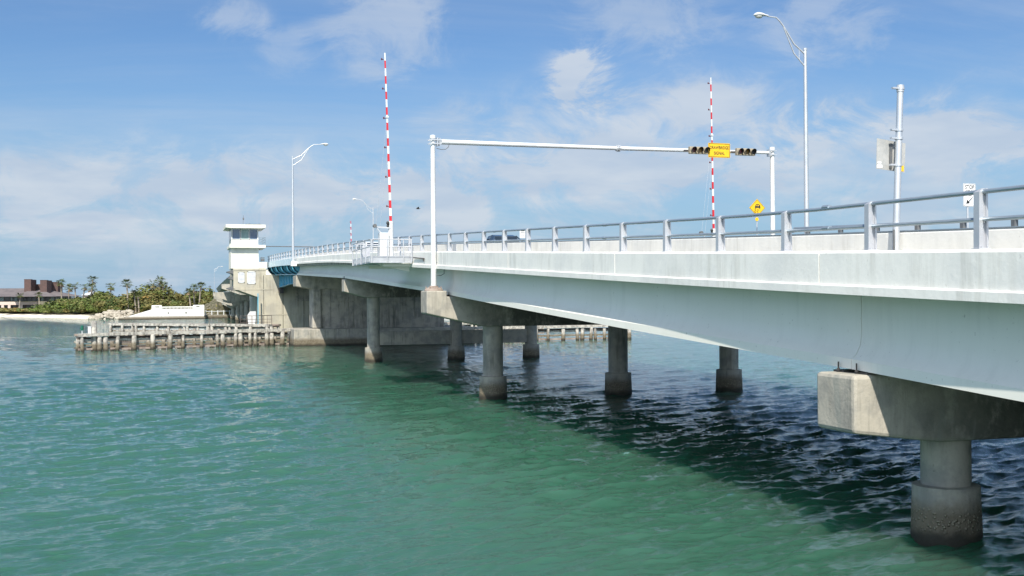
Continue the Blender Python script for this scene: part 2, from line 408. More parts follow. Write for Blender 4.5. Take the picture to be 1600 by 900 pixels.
# traffic barrier between sidewalk and road
def barrier(v0, sgn, u0, u1, parent, name='traffic_barrier'):
    b = MB(); b.sweep([(v0, -.395), (v0, .32), (v0+sgn*.03, .355), (v0+sgn*.20, .355), (v0+sgn*.26, -.1), (v0+sgn*.40, -.395)], arange(u0, u1, 2.5), LZ)
    return b.build(name, white_paint, parent)
barrier(-1.15, 1, -60, 90.6, br); barrier(12.55, -1, -60, 90.6, br)
b = MB(); b.tube([(-1.03, u, LZ(u)+.50) for u in arange(-40, 3.5, 2.5)], .024, 6); b.tube([(-1.03, u, LZ(u)+.42) for u in arange(3.5, 9.5, 1.5)], .02, 6); b.sweep([(-1.15, .356), (-1.15, .372), (-.96, .372), (-.96, .356)], arange(-60, 90.6, 2.5), LZ)
b.build('barrier_handrail', rail_alu, br, smooth=40)
b = MB(); b.box(-1.065, -.995, -.04, .04, .35, .50); b.box(-1.09, -.97, -.05, .05, .35, .362); b0 = b.mesh('rail_bracket', dark_conduit)
for k in range(-20, 6):
    u = -3.03+1.2*k
    o = bpy.data.objects.new('rail_bracket', b0); COL.objects.link(o); o.parent = br; o.location = (-5.8, u, LZ(u)-5)
# small grey patch on the barrier
b = MB(); b.box(-1.165, -1.148, 32.4, 33.1, LZ(33)-.1, LZ(33)+.33); b.build('patch', galv, br)

# girders: one row per span, the outer one bowed out at mid-span
def seat(k): return {-2: .10, -1: 1.65, 0: 3.07, 1: 4.50, 2: 5.76, 3: 6.58}[k]
GP = [(-.33, 0), (.33, 0), (.33, .18), (.22, .27), (.14, .42), (.11, .62), (.11, 9), (-.11, 9), (-.11, .62), (-.14, .42), (-.22, .27), (-.33, .18)]
def girder(k, vc, bow, mt):
    u0, u1 = k*SP+.009, (k+1)*SP-.009; uu = arange(u0, u1, 1.6 if bow else 5)
    b = MB(); n = len(GP); vs = []
    for u in uu:
        t = (u-k*SP)/SP
        z0 = seat(k)+.07+(seat(k+1)-seat(k))*t; zt = FZ(u)+.03
        vo = vc-bow*math.sin(PI*t)
        vs += [(vo+v, u, zt if z > 5 else z0+z) for v, z in GP]
    fs = [(i*n+q, i*n+(q+1)%n, (i+1)*n+(q+1)%n, (i+1)*n+q) for i in range(len(uu)-1) for q in range(n)]
    fs += [tuple(range(n)), tuple(range(len(uu)*n-1, (len(uu)-1)*n-1, -1))]
    b.add(vs, fs); return b.build('girder', mt, br, smooth=38)
for k in range(-2, 3):
    bow = .22 if k in (-1, 0) else 0.02
    for j, vc in enumerate((-1.66, 2.1, 5.8, 9.5, 12.9)):
        girder(k, vc, bow if j == 0 else 0, girder_paint)
b = MB()
for k in range(-1, 4):
    u = k*SP
    for vc in (-1.66, 2.1, 5.8, 9.5, 12.9):
        for du in (-.36, .36):
            b.box(vc-.36, vc+.30, u+du-.17, u+du+.17, seat(k)+.002, seat(k)+.035)
b.build('bearing_plate', dark_metal, br)
for k in range(0, 3):
    for du in (-.25, .32):
        b = MB(); b.tube([(-2.05, k*SP+du, seat(k)), (-2.05, k*SP+du, seat(k)+.19)], .016, 6); b.tube([(-2.05, k*SP+du, seat(k)+.03), (-2.05, k*SP+du, seat(k)+.07)], .035, 6); b.build('anchor_bolt', dark_metal, br)

# ------------------------------------------------------------------ piers
PIERLAB = {-1: 'concrete pier hidden beyond the right edge of the view', 0: 'nearest concrete pier with sunlit beam end and fat round column',
           1: 'second concrete pier carrying the white signal gantry post on its beam end', 2: 'third concrete pier with a wall beam joining its three columns'}
BASE = [(.63, -3), (.63, 0), (.615, .45), (.60, .80), (.60, .955), (.53, .965), (.46, .97)]
for k in range(-1, 3):
    u = k*SP; t = thing('bridge_pier', PIERLAB[k], 'bridge pier', (0, u, 0), 'round-columned piers under the bridge')
    zt = seat(k); th = .6
    ze, zc, vl = {-1: (.55, .35, -2.35), 0: (2.05, 1.83, -2.35), 1: (3.77, 3.18, -3.12), 2: (4.88, 4.46, -2.12)}[k]
    vr = 11.6+(2.3 if k != 1 else 2.75)
    zt2 = zt
    poly = [(vl, ze), (vl, zt), (vr, zt), (vr, ze), (12.1, zc), (-.55, zc)]
    if k == 1: poly = [(vl, ze), (vl, zt+.25), (-2.22, zt+.25), (-2.22, zt), (13.4, zt), (13.4, zt+.25), (vr, zt+.25), (vr, ze), (12.1, zc), (-.55, zc)]
    b = MB()
    P_ = [(p[0], p[1]) for p in poly]
    b.prism(P_, 1, u-th, u+th); cap = b.build('pier_cap', streaked, t, bevel=.045 if k else .07)
    for v in (0, 5.96, 11.6):
        b = MB(); b.lathe([(.445, .95), (.445, zc+.02)], (v, u, 0), 28); c = b.build('column', concrete, t, smooth=40)
        b = MB(); b.lathe(BASE, (v, u, 0), 28); b.build('column_base', concrete_tide, c, smooth=40)
    if k == 2:
        for a, e in ((.40, 5.56), (6.36, 11.2)):
            b = MB(); b.box(a, e, u-.25, u+.25, 1.12, 2.09); b.build('wall_beam', concrete, t, bevel=.03)
            # board-marked face
            b = MB(); x = a+.2
            while x < e-.2: b.box(x, x+.06, u-.268, u-.248, 1.2, 2.02); x += .17
            b.build('board_mark', concrete, t)
# the rest pier at the lift span
RU = 91.2
t = thing('rest_pier', 'solid concrete wall pier on a wide footing beside the lift span', 'bridge pier', (5, RU, 0))
b = MB(); b.prism([(-2.68, -3), (-2.68, 0), (-2.62, 1.55), (14.6, 1.55), (14.6, -3)], 1, RU-3.0, RU+3.0); b.build('footing', concrete_tide, t, bevel=.05)
b = MB(); b.box(-.30, 12.1, RU-1.0, RU+1.2, 1.552, 5.45); b.build('wall', concrete, t)
b = MB(); b.prism([(-.72, RU-1.22), (-.72, RU+1.4), (.12, RU+1.4), (.12, RU-1.22)], 2, 1.552, 5.45); b.build('pilaster', concrete, t, bevel=.12)
for (x0, x1, z0, z1) in ((.45, 1.0, 4.12, 5.35), (.45, 1.0, 1.75, 4.02), (1.08, 3.6, 4.12, 5.35), (1.08, 5.5, 1.75, 4.02), (3.7, 5.5, 4.12, 5.35), (5.65, 8.6, 4.12, 5.35), (5.65, 9.8, 1.75, 4.02), (8.7, 12.0, 4.12, 5.35), (9.9, 12.0, 1.75, 4.02)):
    b = MB(); b.box(x0, x1, RU-1.045, RU-.99, z0, z1); b.build('wall_panel', concrete, t, bevel=.015)
b = MB(); b.prism([(-2.25, 5.55), (-2.25, 6.58), (13.8, 6.58), (13.8, 5.55), (12.1, 5.3), (-.7, 5.3)], 1, RU-1.3, RU+1.3); b.build('pier_cap', concrete, t, bevel=.05)

# ------------------------------------------------------------------ railing
rl = thing('bridge_railing', 'two-bar aluminium railing on the near edge of the bridge', 'railing', (VF+.15, 0, 5))
# channel-shaped post with slanted head
def RH(u): return .775+.115*min(max((1.8-u)/5.6, 0), 1.15)
def post_mesh():
    b = MB()
    plan = [(-.075, -.062), (-.015, -.062), (-.015, -.028), (.045, -.028), (.045, -.062), (.075, -.062), (.075, .062), (-.075, .062)]
    n = len(plan); top = lambda x: .80-.9*max(-.02-x, 0)
    vs = [(x*1.12, y, 0) for x, y in plan]+[(x, y, top(x)) for x, y in plan]
    fs = [tuple(range(n-1, -1, -1)), tuple(range(n, 2*n))]+[(i, (i+1)%n, (i+1)%n+n, i+n) for i in range(n)]
    b.add(vs, fs)
    b.box(-.105, .10, -.085, .085, -.004, .014)
    for x, y in ((-.045, -.07), (.058, -.07)): b.tube([(x, y, .012), (x, y, .04)], .014, 6)
    b.tube([(.015, -.03, .36), (.015, -.05, .36)], .018, 6)
    return b.mesh('post', alu)
pm = post_mesh(); post_us = []
k = -20
while True:
    u = -1.17+2.72*k; k += 1
    if u > 119: break
    post_us.append(u)
    o = bpy.data.objects.new('post', pm); COL.objects.link(o); o.parent = rl; o.location = (0, u, LZ(u)-5); o.scale = (1, 1, RH(u)/.80)
def rail(z, nm, w=.05, h=.085):
    b = MB(); v0 = VF+.17
    prof = [(v0+w*math.cos(a), h/2*math.sin(a)*(1 if math.sin(a) > 0 else .9)) for a in [2*PI*i/10 for i in range(10)]]
    b.sweep(prof, arange(-56, 119, 2.72), lambda u: LZ(u)+z*RH(u)); return b.build(nm, rail_alu, rl, smooth=50)
rail(.945, 'top_rail', h=.075); rail(.49, 'middle_rail', h=.07)
b = MB()
for u in post_us[::4]:
    for z in (.945, .49): b.sweep([(VF+.17+.054*math.cos(a), z*RH(u)+.043*math.sin(a)) for a in [2*PI*i/8 for i in range(8)]], [u+1.25, u+1.45], LZ)
b.build('rail_splice', rail_alu, rl)

# ------------------------------------------------------------------ lift span (blue)
lf = thing('lift_span', 'turquoise steel lift span with curved brackets under its edge', 'lift span', (5, 105, 7))
ul = arange(90.75, 119.0, 2.4)
b = MB(); b.sweep([(VF-.02, -.62), (VF-.02, 0), (VF+.16, 0), (VF+.16, -.62)], ul, LZ); b.build('deck_edge', pale_blue, lf)
b = MB(); b.sweep([(VR-.2, -.62), (VR-.2, 0), (VR, 0), (VR, -.62)], ul, LZ); b.build('deck_edge', pale_blue, lf)
b = MB(); b.sweep([(VF+.17, -.55), (VF+.17, -.40), (VR-.21, -.40), (VR-.21, -.55)], ul, LZ); b.build('deck', blue_steel, lf)
b = MB(); b.sweep([(-.73, -.395), (-.73, -.37), (12.1, -.37), (12.1, -.395)], ul, LZ); b.build('road_surface', asphalt, lf)
barrier(-1.15, 1, 90.75, 119, lf)
for v in (-1.3, 12.6):
    b = MB(); s_ = 1
    uu = arange(92.6, 116, 2.4); zb = lambda u: 5.95-.25*max((u-104)/12, 0)
    vs = []; n = 4
    for u in uu:
        zt = LZ(u)-.56; vs += [(v, u, zb(u)), (v, u, zt), (v+.03, u, zt), (v+.03, u, zb(u))]
    fs = [(i*n+q, i*n+(q+1)%n, (i+1)*n+(q+1)%n, (i+1)*n+q) for i in range(len(uu)-1) for q in range(n)]+[(0,1,2,3), tuple(len(vs)-1-i for i in range(4))]
    b.add(vs, fs)
    vs = []
    for u in uu: vs += [(v-.16, u, zb(u)-.04), (v-.16, u, zb(u)), (v+.2, u, zb(u)), (v+.2, u, zb(u)-.04)]
    b.add(vs, fs); g = b.build('main_girder', blue_steel, lf)
    if v < 0:
        for u in arange(93.5, 115.5, 1.9):
            b = MB(); b.box(v-.13, v-.001, u-.02, u+.02, zb(u)+.002, LZ(u)-.56); b.build('stiffener', blue_steel, g)
    b = MB(); b.box(v-.2, v+.3, 114.8, 115.9, 5.0, 5.66); b.build('girder_shoe', dark_metal, lf)
for v in (3.3, 8): 
    b = MB(); b.box(v, v+.03, 92, 116, 6.6, 7.5); b.build('stringer', blue_steel, lf)
for i, u in enumerate((91.0, 96.0, 102.0, 107.9, 113.6, 118.4)):
    b = MB(); zf = LZ(u)-.62
    pts = [(VF, zf)]
    for s_ in range(9):
        a = s_/8*PI/2; pts.append((VF+.10+1.1*(1-math.cos(a)), zf-.04-.86*math.sin(a)))
    pts += [(VF+1.22, zf-.9), (VF+1.22, zf)]
    b.prism(pts, 1, u-.015, u+.015); 
    e = pts[1:10]
    for a, c in zip(e[:-1], e[1:]): b.beam((a[0], u, a[1]), (c[0], u, c[1]), .22, .03, upv=(0, 1, 0))
    bb = b.build('edge_bracket', blue_steel, lf)
b = MB(); b.sweep([(VF+.62, -1.56), (VF+.62, -1.48), (VF+1.2, -1.48), (VF+1.2, -1.56)], arange(91.5, 118, 2.4), LZ); b.build('lower_chord', blue_steel, lf)

# ------------------------------------------------------------------ control tower on its pier
HU = 116.0
pr = thing('tower_pier', 'huge tan concrete pier under the bridge tender tower', 'bridge pier', (0, HU, 0))
b = MB(); b.box(-3.83, 15.5, HU, HU+14, -3, 7.2); b.build('pier_body', house_conc, pr)
b = MB(); b.prism([(-6.56, 5.6), (-6.56, 7.9), (-3.832, 7.9), (-3.832, 4.6)], 1, HU-.004, HU+8); b.build('cantilever_block', house_conc, pr)
b = MB(); b.box(-3.83, -2.9, HU-.003, HU+8, 7.202, 7.9); b.build('upstand', house_conc, pr)
b = MB(); b.box(-6.62, -2.7, HU-.05, HU, 7.66, 7.80); b.box(-6.58, -2.2, HU-.035, HU, 5.42, 5.5); b.box(-3.82, 15, HU-.04, HU, 2.5, 2.58); b.build('string_course', house_conc, pr)
for x in (-3.2, -1.0, 1.4): 
    b = MB(); b.box(x, x+.06, HU-.012, HU+.01, 0, 7.1); b.build('wall_joint', joint_dark, pr)
# rubble-textured patch of old blockwork
bk = MB(); bk.box(0, .36, -.05, 0, 0, .17); bkm = bk.mesh('block', concrete)
for r_ in range(9):
    for c_ in range(7):
        x = .5+c_*.40+(.2 if r_ % 2 else 0); z = 4.1+r_*.20
        if x > 3.2: continue
        o = bpy.data.objects.new('block', bkm); COL.objects.link(o); o.parent = pr; o.location = (x, -.001, z)
b = MB(); b.box(-5.92, -4.35, HU-.06, HU-.045, 1.1, 1.12); 
hs = thing('control_tower', 'cream bridge tender tower with blue windows under a flat roof', 'tower', (-5.2, HU, 7.9))
b = MB(); b.box(-6.83, -3.71, HU+.15, HU+5, 7.902, 10.25); b.build('shaft_wall', cream, hs)
b = MB(); b.box(-7.0, -2.93, HU-.42, HU+6.0, 10.25, 10.60); b.build('balcony_slab', cream, hs, bevel=.03)
b = MB(); b.box(-6.78, -3.76, HU+.05, HU+4.9, 10.622, 11.2); b.build('cabin_wall', cream, hs)
b = MB(); b.box(-6.75, -3.80, HU+.18, HU+4.8, 11.2, 12.5); b.build('cabin_core', dark_glass, hs)
xs = [-6.72, -5.74, -4.76, -3.78]
for i in range(3):
    w = MB(); x0, x1 = xs[i]+.03, xs[i+1]-.03
    w.box(x0, x1, HU+.08, HU+.14, 11.24, 11.31); w.box(x0, x1, HU+.08, HU+.14, 12.42, 12.49); w.box(x0, x0+.05, HU+.08, HU+.14, 11.31, 12.42); w.box(x1-.05, x1, HU+.08, HU+.14, 11.31, 12.42)
    wf = w.build('window', white_metal, hs)
    w = MB(); w.box(x0+.05, x1-.05, HU+.10, HU+.12, 11.31, 12.42); w.build('pane', window_blind if i == 1 else window_glass, wf)
for j in range(4):
    y0 = HU+.15+j*1.15
    w = MB(); w.box(-6.80, -6.76, y0, y0+1.1, 11.22, 12.45); wf = w.build('window', white_metal, hs)
    w = MB(); w.box(-6.815, -6.80, y0+.06, y0+1.04, 11.30, 12.40); w.build('pane', window_glass, wf)
b = MB()
for x in (-6.76, -3.78):
    b.box(x-.05, x+.05, HU+.04, HU+.15, 11.2, 12.5)
b.build('corner_post', white_metal, hs)
b = MB(); b.prism([(-7.42, 12.56), (-7.42, 12.92), (-2.97, 12.92), (-2.97, 12.56), (-3.7, 12.50), (-6.8, 12.50)], 1, HU-.9, HU+6.2); b.build('roof', cream, hs, bevel=.02)
b = MB(); b.tube([(-5.4, HU+1, 12.9), (-5.35, HU+1, 14.1)], .02, 5); b.ball((-5.36, HU+1, 13.7), .09, .09, .16, 6, 4); b.tube([(-4.6, HU+2, 12.9), (-4.6, HU+2, 13.2)], .12, 8); b.tube([(-3.6, HU+.5, 12.9), (-3.6, HU+.5, 13.12)], .05, 6); b.box(-5.2, -3.4, HU-.3, HU-.2, 12.93, 13.02); b.build('antenna', dark_conduit, hs)
b = MB()
for x in (-3.6, -3.3, -2.98): b.tube([(x, HU-.35, 10.60), (x, HU-.35, 11.5)], .025, 5)
for z in (10.95, 11.25, 11.5): b.tube([(-3.7, HU-.35, z), (-2.98, HU-.35, z)], .02, 5); b.tube([(-2.98, HU-.35, z), (-2.98, HU+5.5, z)], .02, 5)
b.build('balcony_rail', rail_alu, hs)
b = MB(); b.box(-3.69, -2.75, HU+.02, HU+.2, 7.905, 8.65); b.build('landing_wall', cream, hs)
b = MB(); b.box(-3.5, -3.05, HU-.06, HU-.01, 8.72, 9.02); b.box(-3.5, -3.05, HU-.06, HU-.01, 9.07, 9.18); b.box(-3.5, -3.45, HU-.06, HU, 8.65, 9.18); b.build('meter_box', dark_conduit, hs)
for nm, x0, x1, z0, z1, nb in (('louvre_window', -6.04, -5.33, 6.24, 7.48, 7), ('louvre_window', -5.03, -4.08, 6.1, 7.56, 10)):
    w = MB(); w.box(x0, x1, HU-.05, HU-.005, z0, z0+.09); w.box(x0, x1, HU-.05, HU-.005, z1-.09, z1); w.box(x0, x0+.09, HU-.05, HU-.005, z0, z1); w.box(x1-.09, x1, HU-.05, HU-.005, z0, z1)
    wf = w.build(nm, white_metal, pr)
    sl_ = MB(); sl_.prism([(HU-.045, 0), (HU-.012, .10), (HU-.008, .10), (HU-.04, 0)], 0, x0+.1, x1-.1); first = None
    for q in range(nb):
        z = z0+.1+(z1-z0-.22)*q/nb
        if first is None: first = sl_.build('slat', louvre, wf); first.location = (0, 0, z)
        else: inst(first, 'slat', wf, (0, 0, z))
    w = MB(); w.box(x0+.05, x1-.05, HU-.007, HU-.0055, z0+.05, z1-.05); w.build('backing', louvre, wf)
# equipment ledges on the left flank
for z, d in ((7.45, .7), (6.75, .65), (5.55, .7)):
    b = MB(); b.prism([(-6.565-d, z), (-6.565-d, z+.1), (-6.562, z+.28), (-6.562, z-.18)], 1, HU+.2, HU+2.5); b.build('side_ledge', dark_conduit, pr)
# mast arm reaching from the balcony over the road
b = MB(); b.tube([(-2.93, HU-.3, 10.45), (3.4, HU-.3, 10.42)], .055, 8); b.build('mast_arm', dark_conduit, hs)
# service landing at the foot of the pier
ld = thing('service_landing', 'small railed landing with a pale curved hatch at the foot of the tower pier', 'landing', (-4.5, HU-.6, 1))
b = MB(); b.box(-6.4, -2.3, HU-1.5, HU-.01, 1.15, 1.35); b.build('platform', timber, ld)
b = MB()
for x in (-5.9, -5.2, -4.6, -3.4, -2.9, -2.4): b.tube([(x, HU-1.4, 1.35), (x, HU-1.4, 2.45)], .03, 5)
for z in (1.7, 2.05, 2.45): b.tube([(-5.9, HU-1.4, z), (-2.4, HU-1.4, z)], .025, 5)
b.build('handrail', timber_dark, ld)
b = MB(); b.prism([(-4.95, 1.4), (-5.05, 2.5), (-4.75, 2.95), (-4.1, 2.95), (-4.1, 2.2), (-4.2, 1.4)], 1, HU-.35, HU-.2); b.build('hatch', white_metal, ld)
b = MB(); b.box(-3.95, -3.85, HU-1.2, HU-1.0, -1, 5); b.build('ladder_duct', blue_steel, ld)

# far approach, seen under and left of the tower
fa = thing('far_approach', 'far approach of the bridge on round columns beyond the tower', 'bridge', (5, 190, 5))
uf = arange(130, 262, 6)
b = MB(); b.sweep([(VF, -.75), (VF, 0), (VF+.3, 0), (VF+.3, -.4), (VR-.3, -.4), (VR-.3, 0), (VR, 0), (VR, -.75)], uf, LZ); b.build('deck', white_paint, fa)
b = MB(); b.sweep([(VF-.0, -.76), (VR, -.76), (VR, -2.0), (VF+.5, -2.0)], uf, LZ); b.build('girders', girder_paint, fa)
b = MB(); b.sweep([(-4.6, -.9), (-5.0, -.2), (-2.6, -.1), (-2.6, -.7)], arange(150, 205, 6), LZ); b.build('walkway', concrete, fa)
for u in (150, 188, 200.5, 213.5, 232):
    zt = LZ(u)-2.0
    b = MB(); vl = {150: -6.4, 188: -6.2, 200.5: -5.6, 213.5: -4.6, 232: -2.6}[u]
    b.prism([(vl, zt-.25), (vl, zt+.4), (-2.55, zt+.5), (-2.55, zt), (13.6, zt), (13.6, zt-1), (min(vl+2.6, -1.0), zt-1.15)], 1, u-.7, u+.7); cp = b.build('pier_cap', concrete, fa)
    for v in (-.4, 5.8, 11.6):
        b = MB(); b.lathe([(.66, -2), (.64, .9), (.5, 1.0), (.46, zt-1)], (v, u, 0), 16); b.build('column', concrete_tide, fa, smooth=40)
b = MB(); b.box(-3, 14.5, 246, 250, -1, LZ(247)-.8); b.build('abutment', bank, fa)

# ------------------------------------------------------------------ street lamps
def lamp(loc, base, arm, rise, sgn, label, r0=.12):
    x, y, z = loc
    t = thing('street_lamp', label, 'street lamp', (x, y, base), 'curved-arm street lamps on the bridge')
    b = MB(); b.tube([(x, y, base), (x, y, base+.5), (x, y, z)], [r0*1.05, r0, r0*.62], 12); b.build('pole', galv, t, smooth=40)
    b = MB(); b.box(x-.22, x+.22, y-.22, y+.22, base-.02, base+.04); b.tube([(x, y, base), (x, y, base+.16)], r0*1.35, 12); b.tube([(x, y, z-.02), (x, y, z+.07)], r0*.75, 10); b.build('base_plate', galv, t)
    xe = x+sgn*arm; ze = z+rise; b = MB()
    b.tube([(x+sgn*.04, y, z-.18), (x+sgn*arm*.30, y, z-.18+rise*.30), (x+sgn*arm*.57, y, z+rise*.72), (x+sgn*arm*.66, y, z+rise*.86), (x+sgn*arm*.76, y, ze-.03), (xe-sgn*.0, y, ze)], [.04, .036, .034, .034, .032, .03], 8)
    b.tube([(x+sgn*.04, y, z-.75), (x+sgn*arm*.30, y, z-.62+rise*.30), (x+sgn*arm*.57, y, z+rise*.69)], [.034, .03, .028], 8)
    b.tube([(x+sgn*arm*.16, y, z-.67+rise*.15), (x+sgn*arm*.16, y, z-.15+rise*.12)], .018, 6)
    b.build('bracket_arm', galv, t, smooth=50)
    b = MB(); vs = []
    L_ = .72; secs = [(0, .045, .045, 0), (.12, .075, .06, 0), (.3, .15, .10, .01), (.5, .165, .12, .01), (.64, .13, .09, 0), (.72, .05, .03, -.01)]
    n = 10
    for s_, w, h, dz in secs:
        for q in range(n):
            a = 2*PI*q/n; hh = h if math.sin(a) > 0 else h*.45
            vs.append((xe+sgn*(s_-.05), y+w*math.cos(a), ze+dz+hh*math.sin(a)+.02))
    fs = [(i*n+q, i*n+(q+1)%n, (i+1)*n+(q+1)%n, (i+1)*n+q) for i in range(len(secs)-1) for q in range(n)]+[tuple(range(n)), tuple(range(len(vs)-1, len(vs)-1-n, -1))]
    b.add(vs, fs); hd = b.build('lamp_head', white_metal, t, smooth=50)
    b = MB(); b.ball((xe+sgn*.42, y, ze-.02), .20, .125, .11, 10, 6); b.build('lens', glass, hd, smooth=50)
    return t
lamp((14.3, 27.97, 15.72), 6.15, 1.95, 1.42, -1, 'tall street lamp on the far side of the bridge right of the traffic signals')
lamp((-2.85, 86.63, 17.30), LZ(86.6)-.35, 2.6, 1.25, 1, 'street lamp rising beside the turquoise lift span, arm over the road')
lamp((14.3, 142.4, 17.2), 7.8, 2.3, 1.2, -1, 'distant street lamp behind the near barrier gate, its head pointing left', .10)
lamp((-.6, 330, 13.3), 4, 1.9, .6, 1, 'tiny faraway street lamp just left of the control tower', .06)
b = MB(); b.box(-3.05, -2.565, 86.2, 87.1, LZ(86.6)-.75, LZ(86.6)-.36); b.build('lamp_bracket', white_paint, br)

# ------------------------------------------------------------------ signal gantry
gu = SP
ga = thing('signal_gantry', 'white steel gantry spanning the road from a post on the pier beam', 'gantry', (-2.67, gu, 4.75))
b = MB(); b.tube([(-2.67, gu, 4.90), (-2.67, gu, 7), (-2.67, gu, 11.45)], [.125, .115, .105], 16); b.tube([(-2.67, gu, 11.40), (-2.67, gu, 11.53), (-2.67, gu, 11.56)], [.13, .13, .08], 14)
b.build('post', white_metal, ga, smooth=40)
b = MB(); b.lathe([(.42, 0), (.42, .05), (.30, .12), (.20, .16), (.18, .22)], (-2.67, gu, 4.752), 16)
for a in range(6): b.tube([(-2.67+.33*math.cos(a), gu+.33*math.sin(a), 4.80), (-2.67+.33*math.cos(a), gu+.33*math.sin(a), 4.93)], .03, 6)
b.build('base_plate', timber_rust, ga, smooth=40)
b = MB(); b.tube([(14.0, gu, 5.0), (14.0, gu, 11.45)], [.125, .105], 16); b.tube([(14.0, gu, 11.40), (14.0, gu, 11.55)], .135, 14); b.build('post', white_metal, ga, smooth=40)
b = MB(); b.tube([(-2.35, gu, 11.27), (6.05, gu, 11.25)], [.112, .088], 14); b.tube([(6.05, gu, 11.25), (13.8, gu, 11.28)], [.095, .072], 14); b.build('mast_arm', white_metal, ga, smooth=40)
b = MB()
for x in (5.98, 6.06): b.tube([(x, gu, 11.25), (x+.045, gu, 11.25)], .155, 14)
for a in range(8): b.tube([(5.93, gu+.13*math.cos(a*PI/4), 11.25+.13*math.sin(a*PI/4)), (6.16, gu+.13*math.cos(a*PI/4), 11.25+.13*math.sin(a*PI/4))], .013, 5)
b.build('flange', galv, ga)
b = MB()
for z in (11.18, 11.34): b.box(-2.86, -2.30, gu-.16, gu-.13, z-.02, z+.02); b.box(-2.86, -2.30, gu+.13, gu+.16, z-.02, z+.02)
b.box(-2.50, -2.46, gu-.15, gu+.15, 11.08, 11.44); b.box(-2.40, -2.36, gu-.15, gu+.15, 11.10, 11.42)
b.build('clamp', galv, ga)
b = MB(); b.box(13.78, 13.84, gu-.13, gu+.13, 11.1, 11.44)
for z in (11.18, 11.36): b.box(13.8, 14.18, gu-.155, gu-.13, z-.02, z+.02)
b.build('clamp', galv, ga)
b = MB(); b.tube([(-2.52, gu-.05, 10.98), (-2.3, gu-.05, 10.93), (-2.1, gu-.05, 10.95), (-1.98, gu-.05, 11.05), (-1.95, gu-.05, 11.18)], .014, 5); b.tube([(-2.54, gu-.05, 6.0), (-2.40, gu-.1, 5.98), (-2.22, gu-.1, 5.78), (-2.22, gu-.1, 5.5), (-2.36, gu-.1, 5.42), (-2.54, gu-.05, 5.44)], .018, 6); b.build('cable_loop', dark_conduit, ga)

def signal(x0, label, near=True):
    t = thing('traffic_signal', label, 'traffic signal', (x0+.5, gu-.22, 11.25), 'horizontal signals on the gantry')
    for i in range(3):
        x = x0+.165+i*.335
        b = MB(); b.box(x-.155, x+.155, gu-.33, gu-.13, 11.08, 11.41); h = b.build('signal_section', signal_body, t, bevel=.02)
        b = MB(); b.tube([(x, gu-.335, 11.245), (x, gu-.345, 11.245)], .115, 16); b.build('lens', lens_r if i == 0 else (lens_y if i == 1 else visor), h)
        b = MB(); n = 18; vs = []; fs = []
        for q in range(n+1):
            a = -PI*.30+q/n*PI*1.6
            dd = .09+.07*max(math.sin(a), -.2)
            c, s_ = math.cos(a), math.sin(a)
            vs += [(x+.135*c, gu-.33, 11.245+.135*s_), (x+.135*c, gu-.33-dd-.06, 11.245+.135*s_), (x+.125*c, gu-.33-dd-.06, 11.245+.125*s_), (x+.125*c, gu-.33, 11.245+.125*s_)]
        for q in range(n):
            for w in range(4): fs.append((q*4+w, q*4+(w+1)%4, (q+1)*4+(w+1)%4, (q+1)*4+w))
        b.add(vs, fs); b.m = [0 if i % 4 == 0 else 1 for i in range(len(fs))]; b.build('visor', [signal_body, visor], h, smooth=40)
    b = MB(); b.box(x0-.2, x0+1.02, gu-.13, gu-.085, 11.2, 11.28); b.build('mounting_bar', dark_metal, t)
signal(9.50, 'horizontal traffic signal left of the yellow drawbridge sign')
signal(11.93, 'horizontal traffic signal right of the yellow drawbridge sign')
def text(body, size, mtx, material, parent, name='lettering', sx=1.0):
    cu = bpy.data.curves.new(name, 'FONT'); cu.body = body; cu.size = size; cu.align_x = 'CENTER'; cu.align_y = 'CENTER'; cu.extrude = .001; cu.offset = size*.012
    tmp = bpy.data.objects.new('tmp', cu); COL.objects.link(tmp)
    bpy.context.view_layer.update()
    me = bpy.data.meshes.new_from_object(tmp.evaluated_get(bpy.context.evaluated_depsgraph_get()))
    bpy.data.objects.remove(tmp)
    me.transform(Matrix.Diagonal((sx, 1, 1, 1))); me.transform(mtx)
    og = ORG[parent.name]; me.transform(Matrix.Translation((-og[0], -og[1], -og[2])))
    me.materials.clear(); me.materials.append(material); me.name = name
    o = bpy.data.objects.new(name, me); COL.objects.link(o); o.parent = parent; ORG[o.name] = og
    return o
def face_minus_y(x, y, z): return Matrix.Translation((x, y, z)) @ Matrix.Rotation(PI/2, 4, 'X')
dsn = thing('drawbridge_sign', 'yellow sign reading DRAWBRIDGE SIGNAL on the gantry arm', 'sign', (10.97, gu-.2, 11.24))
def rrect(b, x0, x1, z0, z1, y0, y1, r_=.04):
    P = []
    for cx, cz, a0 in ((x1-r_, z1-r_, 0), (x0+r_, z1-r_, PI/2), (x0+r_, z0+r_, PI), (x1-r_, z0+r_, 1.5*PI)):
        for q in range(5): P.append((cx+r_*math.cos(a0+q*PI/8), cz+r_*math.sin(a0+q*PI/8)))
    b.prism(P, 1, y0, y1)
def frame(b, x0, x1, z0, z1, y0, y1, w):
    b.box(x0, x1, y0, y1, z0, z0+w); b.box(x0, x1, y0, y1, z1-w, z1); b.box(x0, x0+w, y0, y1, z0+w, z1-w); b.box(x1-w, x1, y0, y1, z0+w, z1-w)
b = MB(); rrect(b, 10.43, 11.56, 10.92, 11.60, gu-.37, gu-.35); b.build('sign_panel', yellow_sign, dsn)
b = MB(); frame(b, 10.455, 11.535, 10.945, 11.575, gu-.376, gu-.371, .02); b.build('border', black_print, dsn)
text('DRAWBRIDGE', .205, face_minus_y(10.995, gu-.377, 11.38), black_print, dsn, sx=.74)
text('SIGNAL', .205, face_minus_y(10.995, gu-.377, 11.12), black_print, dsn, sx=.80)
